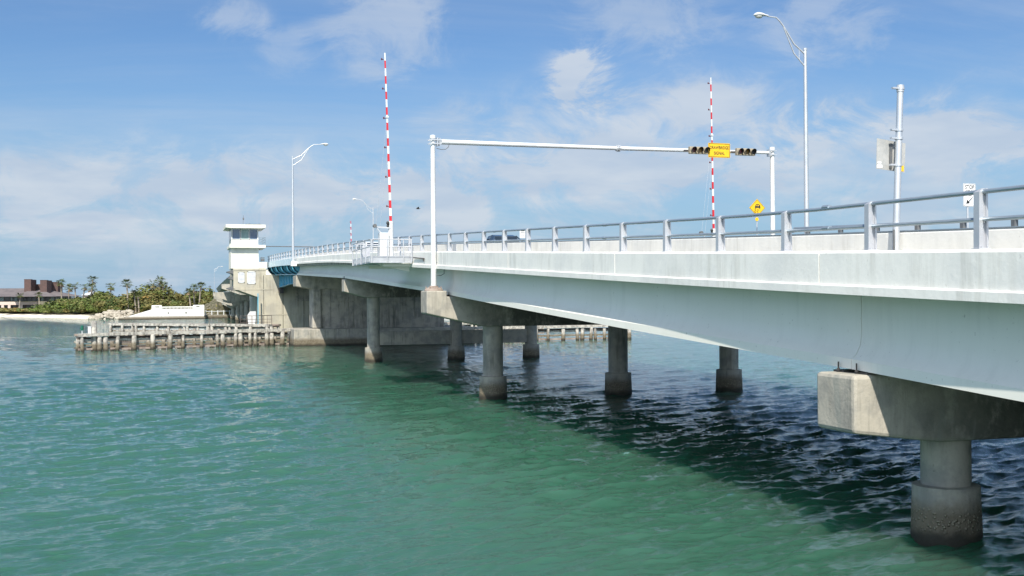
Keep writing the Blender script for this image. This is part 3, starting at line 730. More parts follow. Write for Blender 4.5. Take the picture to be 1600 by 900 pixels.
b = MB(); b.box(10.7, 10.75, gu-.35, gu-.09, 11.2, 11.28); b.box(11.25, 11.3, gu-.35, gu-.09, 11.2, 11.28); b.build('bracket', dark_metal, dsn)

# ------------------------------------------------------------------ signs
# slippery road diamond
sy = 33.6
t = thing('warning_sign', 'yellow diamond slippery-road sign beyond the railing', 'sign', (14.900, sy, 6.3))
b = MB(); s_ = .45; b.prism([(14.900, 8.895-s_), (14.900+s_, 8.895), (14.900, 8.895+s_), (14.900-s_, 8.895)], 1, sy-.02, sy); b.build('sign_panel', yellow_sign, t)
b = MB()
for i in range(4):
    a = [(0, -1), (1, 0), (0, 1), (-1, 0)]; p, q = a[i], a[(i+1) % 4]; r_ = s_*.93
    b.beam((14.900+p[0]*r_, sy-.024, 8.895+p[1]*r_), (14.900+q[0]*r_, sy-.024, 8.895+q[1]*r_), .006, .018, upv=(0, 1, 0))
b.build('border', black_print, t)
b = MB(); y0, y1 = sy-.026, sy-.021
b.prism([(14.770, 8.895), (14.770, 8.955), (14.800, 9.015), (14.830, 9.075), (15.010, 9.075), (15.050, 9.015), (15.080, 8.955), (15.080, 8.895)], 1, y0, y1)
b.box(14.790, 14.840, y0, y1, 8.845, 8.895); b.box(15.010, 15.060, y0, y1, 8.845, 8.895)
for c0 in (0, .14):
    P = [(14.750+c0, 8.835), (14.830+c0, 8.785), (14.730+c0, 8.715), (14.810+c0, 8.655), (14.710+c0, 8.595)]
    for p, q in zip(P[:-1], P[1:]): b.beam((p[0], sy-.0235, p[1]), (q[0], sy-.0235, q[1]), .005, .03, upv=(0, 1, 0))
b.build('car_symbol', black_print, t)
b = MB(); b.box(14.850, 14.900, y0-.002, y1-.003, 8.975, 9.035); b.box(14.930, 14.990, y0-.002, y1-.003, 8.975, 9.035); b.build('symbol_window', yellow_sign, t)
b = MB(); b.tube([(14.900, sy+.03, 6.2), (14.900, sy+.03, 9.1)], .03, 8); b.build('post', galv, t)
b = MB(); b.tube([(14.880, sy-.02, 8.315), (14.880, sy, 8.315)], .10, 8); b.build('plaque', yellow_sign, t)
# stop here on red
sy = 17.0
t = thing('stop_sign_plate', 'white STOP HERE ON RED sign with a black arrow, far right', 'sign', (14.33, sy, 5.6))
b = MB(); rrect(b, 14.07, 14.60, 7.66, 8.50, sy-.02, sy, .03); b.build('sign_panel', white_sign, t)
b = MB(); frame(b, 14.085, 14.585, 7.675, 8.485, sy-.024, sy-.021, .012); b.build('border', black_print, t)
for s_, z, sz, sx in (('STOP', 8.365, .19, .88), ('HERE ON', 8.21, .12, .80), ('RED', 8.09, .12, .9)): text(s_, sz, face_minus_y(14.335, sy-.025, z), black_print, t, sx=sx)
b = MB(); b.beam((14.45, sy-.023, 8.0), (14.27, sy-.023, 7.84), .006, .06, upv=(0, 1, 0)); b.prism([(14.18, 7.755), (14.34, 7.785), (14.22, 7.915)], 1, sy-.027, sy-.021); b.build('arrow', black_print, t)
b = MB(); b.tube([(14.28, sy+.03, 5.5), (14.28, sy+.03, 7.9)], .035, 8); b.build('post', galv, t)
# small white sign behind the car
sy = 71.5
t = thing('small_sign', 'small white sign showing just above the passing dark car', 'sign', (14.33, sy, 7.3))
b = MB(); b.box(14.08, 14.58, sy-.02, sy, 9.30, 9.98); b.build('sign_panel', white_sign, t)
b = MB()
for z in (9.45, 9.6, 9.75, 9.86): b.box(14.16, 14.50, sy-.024, sy-.021, z, z+.045)
b.build('print', black_print, t)
b = MB(); b.tube([(14.33, sy+.03, 7.3), (14.33, sy+.03, 9.5)], .03, 6); b.build('post', galv, t)
# leaning pole with the back of a sign
pu = -.34
t = thing('sign_pole', 'leaning grey pole on the sidewalk carrying the bare back of a sign', 'pole', (-1.25, pu, LZ(pu)-.12))
zb = LZ(pu)-.12
PX = lambda z: -1.28+(z-5.31)*.045
b = MB(); b.tube([(PX(zb), pu, zb), (PX(8.2), pu, 8.2)], [.064, .056], 14); b.tube([(PX(8.12), pu, 8.12), (PX(8.24), pu, 8.24)], .066, 14); b.build('pole', galv, t, smooth=40)
for z in (8.18, 7.43, 7.28, 6.80):
    b = MB(); b.tube([(PX(z), pu, z-.02), (PX(z), pu, z+.02)], .074, 14); b.box(PX(z)-.17, PX(z)-.05, pu-.03, pu+.03, z-.012, z+.018); b.build('clamp', galv, t)
b = MB(); P = [(-1.565, 7.29), (-.965, 7.215), (-.985, 6.685), (-1.585, 6.74)]
b.prism([(p[0]*1, p[1]) for p in P], 1, pu+.12, pu+.124); b.build('sign_plate', sign_back, t)
b = MB(); b.beam((-1.285, pu+.10, 7.20), (-1.30, pu+.10, 6.76), .045, .03, upv=(0, 1, 0)); b.build('sign_channel', dark_conduit, t)
b = MB(); b.box(-1.572, -1.46, pu+.116, pu+.1195, 6.755, 6.815); b.box(-1.555, -1.48, pu+.116, pu+.1195, 6.835, 6.87); b.build('sticker', white_sign, t)
b = MB(); b.box(-1.12, -1.01, pu+.116, pu+.1195, 6.705, 6.81); b.build('sticker', yellow_sign, t)
b = MB(); b.box(-1.075, -1.06, pu+.114, pu+.1155, 6.73, 6.79); b.build('sticker_print', black_print, t)
b = MB(); b.tube([(-1.36, pu-.06, zb), (-1.36, pu-.06, zb+.5)], .02, 6); b.build('conduit', dark_conduit, t)
b = MB(); b.box(-1.40, -1.16, pu-.15, pu+.15, zb, zb+.03); b.build('base_plate', galv, t)

# ------------------------------------------------------------------ barrier gates
def gate(base, top, label, period, side, wires=True, housing=True, w=.12):
    bx, by, bz = base; tx, ty, tz = top
    t = thing('barrier_gate', label, 'barrier gate', (bx, by, bz-1.6), 'red and white striped barrier gates')
    p, q = Vector(base), Vector(top); L_ = (q-p).length; n = int(L_/(period/2)); b = MB()
    for i in range(n):
        a, c = p+(q-p)*i/n, p+(q-p)*(i+1)/n; ww = w*(1-.45*i/n)
        b.beam(a, c, ww*.55, ww, mi=(1 if i % 2 == 0 else 0), upv=(1, 0, 0))
    b.build('arm', [white_metal, red_metal], t)
    b = MB(); k_ = 0
    while True:
        f = .10+.172*k_; k_ += 1
        if f > .98: break
        c = p+(q-p)*f; b.tube([(c.x+side*.06, c.y, c.z), (c.x+side*.15, c.y, c.z)], .018, 5); b.ball((c.x+side*.16, c.y, c.z+.02), .04, .04, .055, 8, 5)
    b.build('warning_lamp', lens_r, t)
    c = p+(q-p)*.62; b = MB(); b.beam(c, c+(q-p)*.008, w*1.1, w*1.2, upv=(1, 0, 0)); b.build('arm_coupling', white_metal, t)
    if wires:
        b = MB()
        for f, o_ in ((.62, .75), (.45, .55)):
            c = p+(q-p)*f; b.tube([(c.x, c.y, c.z), (bx+side*o_, by, bz-.35)], .006, 4)
        b.build('stay_wire', galv, t)
    b = MB(); b.tube([(bx+.0, by, bz-1.6), (bx, by, bz+.12)], .13, 10); b.build('pivot_post', white_metal, t, smooth=40)
    b = MB(); b.box(bx+side*.62-.22, bx+side*.2+.0 if side > 0 else bx-.13, by-.25, by+.25, bz-1.6, bz-.55) if side > 0 else b.box(bx-.58, bx-.14, by-.25, by+.25, bz-1.6, bz-.45); b.build('motor_housing', white_metal, t, bevel=.02)
    b = MB(); b.beam((bx, by-.1, bz-.22), (bx+side*.75, by-.1, bz-.17), .06, .07); b.beam((bx+side*.75, by-.1, bz-.17), (bx+side*.25, by-.1, bz-.75), .05, .05); b.beam((bx+side*.1, by-.1, bz-.9), (bx+side*.35, by-.1, bz-.5), .05, .06); b.build('counter_arm', galv, t)
    b = MB(); b.tube([(bx+side*.80, by-.2, bz-.12), (bx+side*.80, by, bz-.12)], .09, 12); b.build('counterweight', dark_conduit, t)
    b = MB(); b.ball((bx+side*.16, by-.1, bz+.02), .08, .08, .1, 8, 5); b.ball((bx+side*.16, by-.1, bz-.12), .07, .07, .06, 8, 5); b.build('beacon', visor, t)
    return t
gate((-3.42, 36.4, 8.05), (-3.66, 36.4, 16.33), 'raised red and white barrier arm standing on the grey platform', .75, -1)
gate((14.9, 38.4, 8.0), (14.80, 38.4, 16.42), 'raised red and white barrier arm behind the yellow drawbridge sign', .75, -1, w=.11)
gate((14.5, 164, 11.5), (14.45, 164, 16.8), 'small distant raised striped barrier arm right of the tower', .9, -1, wires=False, w=.14)

# ------------------------------------------------------------------ gate platform
pt = thing('gate_platform', 'grey steel platform with pipe railing bolted to the side of the bridge', 'platform', (-3.5, 36, 6.1))
x0, x1, y0, y1, zf = -4.53, VF-.06, 35.5, 40.8, 6.14
b = MB(); b.box(x0, x1, y0, y1, zf+.04, zf+.08); b.build('floor', galv, pt)
b = MB(); b.box(x0, x1, y0-.04, y0, zf-.02, zf+.31); b.box(x0, x1, y0-.07, y0-.04, zf-.02, zf+.02); b.box(x0, x1, y0-.07, y0-.04, zf+.27, zf+.31); b.box(x0-.04, x0, y0, y1, zf-.02, zf+.31); b.build('edge_channel', alu, pt)
b = MB()
for (a, c) in ((y0+.3, y0+2.4), (y0+2.8, y1-.3)):
    for q in range(7): b.box(x0-.07, x0-.04, a+(c-a)*q/7, a+(c-a)*(q+.55)/7, zf+.04, zf+.25)
b.build('grating', galv, pt)
def ppost(x, y): 
    b = MB(); b.tube([(x, y, zf-.02), (x, y, zf+1.12)], .028, 8); b.build('post', alu, pt)
for x in (x0+.02, -3.78, -3.0, x1-.03): ppost(x, y0-.09)
for y in (36.8, 38.2, 39.5, y1): ppost(x0-.06, y)
b = MB()
for z in (1.10, .75): 
    b.tube([(x0, y0-.09, zf+z), (x1, y0-.09, zf+z)], .024, 8); b.tube([(x0-.06, y0-.05, zf+z), (x0-.06, y1, zf+z)], .024, 8); b.tube([(x0, y1, zf+z), (x1, y1, zf+z)], .024, 8)
b.build('pipe_rail', alu, pt, smooth=40)
for y in (35.9, 39.9): b = MB(); b.box(-3.9, -2.56, y, y+.2, zf-.18, zf-.03); b.build('support_bracket', girder_paint, pt)
b = MB(); b.prism([(-4.1, zf-.03), (-2.56, zf-.03), (-2.56, zf-.42), (-3.9, zf-.14)], 1, 36.2, 36.35); b.build('support_bracket', girder_paint, pt)
b = MB(); b.tube([(x1, y0-.4, zf+.22), (x1+.02, y0-2.6, zf+.10)], .03, 6); b.tube([(x1, y0-2.6, zf+.10), (x1, y0-2.6, zf-.02)], .03, 6); b.build('conduit_stub', dark_metal, pt)
b = MB(); b.box(-4.35, -3.95, 39.2, 39.5, zf+.08, zf+.95); b.box(-3.6, -3.2, 38.8, 39.1, zf+.08, zf+1.0); b.build('control_box', alu, pt)

# ------------------------------------------------------------------ vehicles
def sedan(loc, label, heading=-1):
    x, y, z = loc; t = thing('car', label, 'car', loc)
    # side profile along y (front towards -y), heights
    prof = [(-2.35, .35), (-2.38, .62), (-2.2, .78), (-1.1, .93), (-.35, 1.36), (.2, 1.44), (.9, 1.42), (1.55, 1.05), (2.25, .98), (2.36, .7), (2.34, .35)]
    body = [(-2.35, .28), (-2.38, .60), (-2.2, .76), (-1.15, .90), (1.6, 1.0), (2.25, .96), (2.36, .7), (2.34, .30)]
    b = MB(); n = len(body); vs = []
    for wx, ins in ((-.90, .06), (-.86, 0), (.86, 0), (.90, .06)):
        vs += [(x+wx, y+py*(1-ins*.3), z+pz-ins*(.6 if pz > .6 else 0)) for py, pz in body]
    fs = [(i*n+q, i*n+(q+1)%n, (i+1)*n+(q+1)%n, (i+1)*n+q) for i in range(3) for q in range(n)]+[tuple(range(n)), tuple(range(4*n-1, 3*n-1, -1))]
    b.add(vs, fs); b.build('body', car_paint, t, smooth=30, bevel=.03)
    b = MB(); g = [(-1.15, .90), (-.30, 1.36), (.2, 1.43), (.95, 1.40), (1.65, 1.0)]; vs = []
    for wx, k_ in ((-.84, 0), (-.62, 1), (.62, 1), (.84, 0)):
        vs += [(x+wx, y+py, z+(pz if k_ else .93+(pz-.93)*.02)) for py, pz in g]
    n = len(g); fs = [(i*n+q, i*n+q+1, (i+1)*n+q+1, (i+1)*n+q) for i in range(3) for q in range(n-1)]
    b.add(vs, fs); b.build('windows', car_glass, t)
    b = MB(); vs = []
    rf = [(-.36, 1.345), (.2, 1.445), (.98, 1.41)]
    for wx in (-.60, .60): vs += [(x+wx, y+py, z+pz) for py, pz in rf]+[(x+wx, y+py, z+pz-.035) for py, pz in rf[::-1]]
    b.add(vs, [tuple(range(6)), tuple(range(11, 5, -1))]+[(i, (i+1)%6, (i+1)%6+6, i+6) for i in range(6)])
    for wx in (-1, 1):
        for a, c in (((-1.15, .92), (-.36, 1.36)), ((.25, .95), (.25, 1.42)), ((.98, 1.41), (1.62, 1.0))):
            b.beam((x+wx*.83, y+a[0], z+a[1]), (x+wx*.61, y+c[0], z+c[1]), .05, .06)
    b.build('roof', car_paint, t, bevel=.012)
    for sx in (-1, 1):
        for yy in (-1.42, 1.45):
            b = MB(); b.tube([(x+sx*.72, y+yy, z+.32), (x+sx*.91, y+yy, z+.32)], .32, 18); w = b.build('wheel', tyre, t)
            b = MB(); b.tube([(x+sx*.905, y+yy, z+.32), (x+sx*.92, y+yy, z+.32)], .19, 14); b.build('rim', chrome, w)
        b = MB(); b.ball((x+sx*.68, y-2.27, z+.66), .17, .08, .08, 8, 5); b.build('headlight', head_lens, t)
        b = MB(); b.box(x+sx*.68-.16, x+sx*.68+.16, y+2.28, y+2.36, z+.72, z+.88); b.build('tail_light', tail_lens, t)
        b = MB(); b.ball((x+sx*.98, y-.72, z+.98), .10, .06, .07, 8, 5); b.build('mirror', car_paint, t)
    b = MB(); b.box(x-.88, x-.872, y-1.1, y+1.6, z+.93, z+.955); b.build('window_trim', chrome, t)
    return t
cu_ = 42.2
sedan((4.0, cu_, LZ(cu_)-.47), 'dark blue sedan driving behind the railing at mid span')
# pale van partly hidden beyond the platform
def van(loc, label):
    x, y, z = loc; t = thing('van', label, 'van', loc)
    b = MB(); b.prism([(y-2.4, z+.3), (y-2.45, z+.85), (y-1.75, z+1.05), (y-1.15, z+1.75), (y+2.3, z+1.85), (y+2.4, z+.3)], 0, x-.93, x+.93); b.build('body', white_metal, t, bevel=.06)
    for a, c in ((-1.1, -.2), (-.05, .95), (1.1, 2.1)):
        for sx in (-1, 1):
            b = MB(); b.box(x+sx*.935-.006, x+sx*.935+.006, y+a, y+c, z+1.12, z+1.62); b.build('window', car_glass, t)
    b = MB(); b.add([(x-.8, y-1.73, z+1.12), (x+.8, y-1.73, z+1.12), (x+.74, y-1.24, z+1.68), (x-.74, y-1.24, z+1.68)], [(0, 1, 2, 3)]); b.build('windscreen', car_glass, t)
    for sx in (-1, 1):
        for yy in (-1.5, 1.5): b = MB(); b.tube([(x+sx*.75, y+yy, z+.33), (x+sx*.94, y+yy, z+.33)], .33, 14); b.build('wheel', tyre, t)
van((4.0, 84, LZ(84)-.37), 'small white van on the bridge glimpsed through the platform railing')

# ------------------------------------------------------------------ timber fenders
def fender(name, A, B, ztop, cl, label, back=1.5, seed=0, rows=(1.0, .55, .18), twin=True):
    rnd = random.Random(seed)
    A = Vector((*A, 0)); B = Vector((*B, 0)); d = (B-A); L_ = d.length; d.normalize(); nrm = Vector((-d.y, d.x, 0))
    t = thing(name, label, 'timber fender', tuple(A+(B-A)*.5), 'timber fenders lining the boat channel')
    pms = []
    for q in range(4):
        b = MB(); r_ = .15+.025*q; b.lathe([(r_*1.1, -2.5), (r_*1.08, 0), (r_, .5), (r_*.93, ztop-.2), (r_*.8, ztop-.12)], (0, 0, 0), 9); pms.append(b.mesh('pile', timber, smooth=50))
    def pile(s_, off, tilt=0):
        p = A+d*s_+nrm*off
        o = bpy.data.objects.new('pile', pms[rnd.randrange(4)]); COL.objects.link(o); o.parent = t
        o.location = (p-(A+(B-A)*.5)); o.rotation_euler = (rnd.uniform(-.05, .05), rnd.uniform(-.06, .06)+tilt, rnd.uniform(0, 6)); o.scale = (1, 1, rnd.uniform(.9, 1.05))
        ORG[o.name] = ORG[t.name]
    s_ = .3; i = 0
    while s_ < L_-.1:
        pile(s_, -.28)
        if twin and rnd.random() < .4: pile(s_+.52, -.24)
        if back: pile(s_+rnd.uniform(-.1, .2), back)
        s_ += cl*rnd.uniform(.8, 1.3); i += 1
    def wale(off, z, h, w, mt, nm='wale', seg=4.2):
        s_ = 0
        while s_ < L_-.05:
            e = min(s_+seg*rnd.uniform(.8, 1.2), L_); dz = rnd.uniform(-.035, .035); dz2 = rnd.uniform(-.035, .035)
            p = A+d*s_+nrm*(off+rnd.uniform(-.02, .02)); q = A+d*(e-.03)+nrm*off
            b = MB(); b.beam((p.x, p.y, z+dz), (q.x, q.y, z+dz2), w, h); b.build(nm, mt, t); s_ = e
    wale(-.12, ztop+.0, .26, .62, timber, 'cap_wale'); wale(.35, ztop-.30, .18, .18, timber_dark, 'wale')
    for z in rows: wale(.05, z*ztop/1.45-.05, .17, .16, timber if z > .5 else timber_rust)
    if back:
        wale(back, ztop-.02, .20, .5, timber_rust, 'cap_wale'); wale(back+.1, .75, .2, .16, timber); wale(back+.1, .2, .17, .16, timber_dark)
        s_ = .6
        while s_ < L_:
            p = A+d*s_; q = p+nrm*back; b = MB(); b.beam((p.x, p.y, ztop-.14), (q.x, q.y, ztop-.14), .16, .18); b.build('tie_beam', timber_dark, t); s_ += cl*2
    return t
f1 = fender('timber_fender', (-21.2, 86.4), (-2.75, 91.6), 1.42, 1.42, 'long near timber fender running left from the pier footing', seed=2)
f2 = fender('timber_fender', (-20.3, 124), (-3.0, 108), 1.50, 1.9, 'timber fender across the channel in front of the tower', seed=5, rows=(1.15, .75, .3))
f3 = fender('timber_fender', (14.7, 90.4), (31.7, 90.2), 1.38, 1.45, 'timber fender seen under the bridge right of the columns', seed=8, back=0)
f4 = fender('timber_fender', (8, 108.5), (27.5, 105.3), 1.45, 1.6, 'farther timber fender seen under the bridge between the columns', seed=11, rows=(1.15, .75, .3))
b = MB()
for q in range(11): b.box(-17.9+q*.15, -17.77+q*.15, 87.35+q*.042, 87.42+q*.042, .45, 1.25)
b.build('dark_board', timber_dark, f1)
t = thing('channel_marker', 'tall pale pile with a small box at the outer end of the near fender', 'marker post', (-19.93, 86.9, 0))
b = MB(); b.lathe([(.26, -2), (.25, 1.4), (.22, 2.45), (.15, 2.6)], (-19.93, 86.9, 0), 12); b.build('post', timber, t, smooth=40)
b = MB(); b.box(-20.42, -20.16, 86.7, 87.0, 1.5, 2.1); b.build('box', white_metal, t)
b = MB(); b.box(-20.46, -20.12, 86.66, 87.04, 2.1, 2.14); b.build('box_lid', white_metal, t)
t = thing('channel_light', 'small green channel light on the far left end of the near fender', 'channel light', (-20.9, 86.7, 1.5))
b = MB(); b.tube([(-20.9, 86.7, 1.45), (-20.9, 86.7, 1.8)], .04, 6); b.build('stem', white_metal, t)
b = MB(); b.lathe([(.13, 1.8), (.14, 1.9), (.12, 2.15), (.04, 2.22)], (-20.9, 86.7, 0), 10); b.build('lantern', green_m, t)

# ------------------------------------------------------------------ birds
def bird(loc, label, m1, s_=1.0, upright=True, name='bird'):
    x, y, z = loc; t = thing(name, label, 'bird', loc)
    b = MB(); 
    if upright: b.tube([(x+.16*s_, y, z+.08*s_), (x+.06*s_, y, z+.16*s_), (x, y, z+.30*s_), (x-.03*s_, y, z+.42*s_), (x-.02*s_, y, z+.52*s_), (x-.04*s_, y, z+.58*s_), (x-.09*s_, y, z+.58*s_)], [.02*s_, .07*s_, .095*s_, .06*s_, .035*s_, .045*s_, .025*s_], 10)
    else: b.tube([(x+.3*s_, y, z+.14*s_), (x+.15*s_, y, z+.16*s_), (x, y, z+.2*s_), (x-.12*s_, y, z+.26*s_), (x-.18*s_, y, z+.34*s_), (x-.23*s_, y, z+.36*s_), (x-.27*s_, y, z+.35*s_)], [.015*s_, .07*s_, .10*s_, .07*s_, .045*s_, .045*s_, .02*s_], 10)
    b.build('body', m1, t, smooth=60)
    b = MB(); hz = .58 if upright else .35; hx = -.09 if upright else -.27
    b.tube([(x+hx*s_, y, z+hz*s_), (x+(hx-.11)*s_, y, z+(hz-.02)*s_)], [.015*s_, .004], 6); b.build('beak', mirror_m, t)
    for yy in (-.03, .03): b = MB(); b.tube([(x, y+yy*s_, z+.16*s_), (x, y+yy*s_, z)], .008, 5); b.build('leg', dark_metal, t)
bird((22.8, 90.3, 1.48), 'dark cormorant standing upright on the fender seen under the bridge', feather_d, .8, name='cormorant')
bird((27.9, 90.3, 1.48), 'pale gull standing on the fender near the right column', feather_w, .95, False, name='gull')
# a gull gliding above the bridge
x, y, z = (11.66, 100, 13.85)
t = thing('gull', 'tiny gull gliding in the sky left of the gantry post', 'bird', (x, y, z))
b = MB(); b.tube([(x-.22, y, z), (x-.08, y, z), (x+.1, y, z), (x+.28, y, z)], [.02, .06, .055, .01], 8); b.build('body', feather_d, t, smooth=60)
for s_ in (-1, 1):
    b = MB(); b.add([(x-.1, y+s_*.05, z+.03), (x+.1, y+s_*.05, z+.03), (x+.06, y+s_*.35, z+.16), (x+.12, y+s_*.62, z+.10), (x-.04, y+s_*.36, z+.17)], [(0, 1, 2, 4), (4, 2, 3)]); b.build('wing', feather_d, t)

# ------------------------------------------------------------------ land
def sheet(name, rings, mt, kind='structure'):
    b = MB(); n = len(rings[0]); vs = [p for r_ in rings for p in r_]
    fs = [(i*n+k, i*n+k+1, (i+1)*n+k+1, (i+1)*n+k) for i in range(len(rings)-1) for k in range(n-1)]
    b.add(vs, fs); o = b.build(name, mt, smooth=60); o['kind'] = kind; return o
shore = [(-900, 900), (-420, 640), (-200, 470), (-110, 372), (-57, 312), (-45, 286), (-36, 268), (-29.5, 256.5), (-24.5, 250), (-19, 250), (-8, 246), (-2.5, 250), (20, 249), (60, 252), (140, 265), (400, 330), (1500, 500)]
def off(i, dist):
    p = Vector(shore[i]); a = Vector(shore[max(i-1, 0)]); c = Vector(shore[min(i+1, len(shore)-1)])
    d = (c-a).normalized(); n_ = Vector((-d.y, d.x)); return p+n_*dist
rings = []
for dist, z in ((-2.5, -.8), (0, 0.0), (1.6, .35), (3.2, .55), (5.5, .75)):
    rings.append([(*off(i, dist), z) for i in range(len(shore))])
sheet('beach', rings, sand)
rings = []
for dist, z in ((5.0, .72), (9, 1.2), (20, 1.5), (60, 1.8), (600, 2), (6000, 2)):
    rr = []
    for i in range(len(shore)):
        p = off(i, dist)
        if dist > 500: p = Vector((shore[i][0]*(1+dist/900), 300+dist))
        rr.append((p.x, p.y, z))
    rings.append(rr)
sheet('ground', rings, soil)
# white quay wall with two boxy ends and a sloping ramp wall
t = thing('quay_wall', 'white quay wall with two square end blocks and a sloping ramp side', 'wall', (-14, 240, 0))
qy = 239.0
b = MB(); b.prism([(-23.4, .25), (-17.2, 2.1), (-17.2, -2), (-23.4, -2)], 1, qy, qy+6); b.build('ramp_wall', seawall_m, t)
b = MB(); b.box(-17.2, -15.1, qy-.05, qy+4, -2, 3.02); b.build('end_block', seawall_m, t, bevel=.04)
b = MB(); b.box(-15.1, -8.5, qy, qy+4, -2, 2.15); b.build('wall', seawall_m, t)
b = MB(); b.box(-8.5, -6.2, qy-.05, qy+4.5, -2, 3.02); b.build('end_block', seawall_m, t, bevel=.04)
b = MB(); b.box(-15.1, -8.5, qy+.1, qy+.3, 2.55, 2.75)
for q in range(23): b.box(-15.0+q*.285, -14.9+q*.285, qy+.12, qy+.28, 2.15, 2.55)
b.build('balustrade', seawall_m, t)
b = MB(); b.box(-16.5, -15.6, qy-.07, qy-.04, 2.6, 2.78); b.box(-7.9, -7.2, qy-.07, qy-.04, 2.6, 2.78); b.box(-13.9, -13.6, qy-.05, qy, 1.2, 1.5); b.box(-10.2, -9.9, qy-.05, qy, 1.2, 1.5); b.build('vent', joint_dark, t)
b = MB(); b.box(-24, -6.0, qy-.35, qy-.02, -2, .32); b.build('toe', concrete_tide, t)
# weedy embankment under the far end of the bridge
t = thing('embankment', 'grey-brown rocky embankment rising to the far end of the bridge', 'embankment', (4, 248, 0))
rnd = random.Random(4); vs = []; fs = []; nx, ny = 40, 14
for j in range(ny):
    for i in range(nx):
        x = -8.5+i*.65; f = j/(ny-1); yy = 246+f*10+rnd.uniform(-.3, .3)
        hh = min(1, max(0, (x+8.5)/6.0)); z = .35+f*(4.5*hh+.3)+rnd.uniform(-.22, .22)
        vs.append((x, yy, z))
for j in range(ny-1):
    for i in range(nx-1): fs.append((j*nx+i, j*nx+i+1, (j+1)*nx+i+1, (j+1)*nx+i))
b = MB(); b.add(vs, fs); b.build('slope', bank, t)
b = MB(); b.box(-6.2, 18, 244.6, 246.4, -1.5, .75); b.build('kerb_wall', concrete_tide, t)
for q in range(7):
    b = MB(); b.box(-5.8+q*1.3, -5.62+q*1.3, 244.7, 244.9, .75, 1.75); b.build('post', white_metal, t)
b = MB(); b.box(-5.8, 3, 244.75, 244.85, 1.5, 1.62); b.build('rail', white_metal, t)
# boulders
def rock_mesh(seed):
    rnd = random.Random(seed); b = MB(); b.ball((0, 0, 0), 1, .8, .6, 7, 5)
    b.v = [(x*rnd.uniform(.75, 1.2), y*rnd.uniform(.75, 1.2), z*rnd.uniform(.7, 1.2)) for x, y, z in b.v]
    return b
rnd = random.Random(9); big = MB()
def add_rock(x, y, z, s_):
    b = rock_mesh(rnd.random()); a = rnd.uniform(0, 6); ca, sa = math.cos(a), math.sin(a)
    big.add([(x+s_*(p[0]*ca-p[1]*sa), y+s_*(p[0]*sa+p[1]*ca), z+s_*p[2]) for p in b.v], b.f)
for q in range(120):
    x = rnd.uniform(-30.5, -21.5); f = rnd.random(); add_rock(x, 249.5-(x+26)*.45-2*f+2.5, .05+1.7*(1-f)*max(0, min(1, (x+31)/4)), rnd.uniform(.3, .75))
for q in range(40):
    x = rnd.uniform(-6, 14); f = rnd.random(); add_rock(x, 246.3+f*9, .5+f*3.9*min(1, max(0, (x+8)/6)), rnd.uniform(.25, .6))
tag(big.build('riprap', rock), 'heap of pale boulders at the water edge beside the quay wall', 'rocks', kind='stuff')

# ------------------------------------------------------------------ big brown building on the shore
t = thing('clubhouse', 'long low brown building with hipped roofs and square brick blocks on top', 'building', (-60, 335, 1.5))
by = 330.0
def hip(b, x0, x1, y0, y1, z0, z1, rx0, rx1, ry):
    b.add([(x0, y0, z0), (x1, y0, z0), (x1, y1, z0), (x0, y1, z0), (rx0, ry, z1), (rx1, ry, z1)], [(0, 1, 5, 4), (1, 2, 5), (2, 3, 4, 5), (3, 0, 4), (3, 2, 1, 0)])
b = MB(); hip(b, -88, -38.6, by-3, by+22, 5.35, 7.75, -80, -49, by+6); rf = b.build('roof', shingle_m, t)
b = MB(); hip(b, -55.6, -44, by-6, by+6, 5.30, 6.9, -52, -47.5, by); b.build('roof', shingle_m, t)
for x0, x1, yy, zt in ((-52.9, -50.2, by, 10.15), (-48.6, -45.9, by-1, 9.9), (-46.0, -43.5, by+4, 9.4)):
    w_ = (x1-x0)*.66; b = MB(); b.box(x0, x0+w_, yy, yy+4.2, 5.5, zt); b.box(x0-.05, x0+w_+.05, yy-.06, yy+4.26, zt, zt+.12); bl = b.build('brick_block', brick_m, t)
    b = MB(); b.prism([(x0+w_, yy), (x0+w_, yy+4.2), (x1, yy+4.2+1), (x1, yy+1.9)], 2, 5.5, zt-.004); b.build('block_side', brick_m, bl)
b = MB(); b.box(-51, -45.5, by+4.5, by+5.5, 6, 8.9); b.build('brick_block', brick_m, t)
b = MB(); b.box(-86, -40.5, by, by+18, 3.95, 5.36); b.build('upper_wall', dark_glass, t)
rnd = random.Random(3)
x = -70.0
while x < -41:
    b = MB(); b.box(x, x+.12, by-.1, by, 3.95, 5.35); b.build('mullion', shingle_m, t)
    if rnd.random() < .45: b = MB(); b.box(x+.3, x+1.2, by-.03, by-.005, 4.1, 5.1); b.build('window', window_blind, t)
    x += rnd.choice((1.4, 1.4, .7))
b = MB(); b.box(-86, -49.2, by-2.4, by-.3, 3.0, 3.9); b.build('balcony_wall', pink_m, t)
b = MB(); b.box(-86, -49.2, by-1.2, by+10, 1.3, 3.0); b.build('lower_wall', brick_m, t)
for x in (-70, -64.5, -60.9, -58.6, -56.9, -53.8, -50.3): b = MB(); b.box(x, x+.7, by-2.35, by-1.2, 1.3, 3.0); b.build('pillar', pink_m, t)
for q in range(18): b = MB(); b.box(-69.5+q*1.15, -68.6+q*1.15, by-1.26, by-1.195, 2.1, 2.85); b.build('window', dark_glass, t)
t = thing('shore_house', 'small pale house half hidden by palms right of the brown building', 'building', (-34, 330, 1.5))
b = MB(); b.box(-37.5, -31, 332, 340, 1.5, 5.6); b.build('wall', pink_m, t)
b = MB(); hip(b, -38, -30.5, 331.5, 340.5, 5.6, 6.6, -36, -32.5, 336); b.build('roof', white_metal, t)
for x in (-36.8, -35, -33.2): b = MB(); b.box(x, x+.9, 331.95, 331.99, 4.2, 5.2); b.build('window', dark_glass, t)
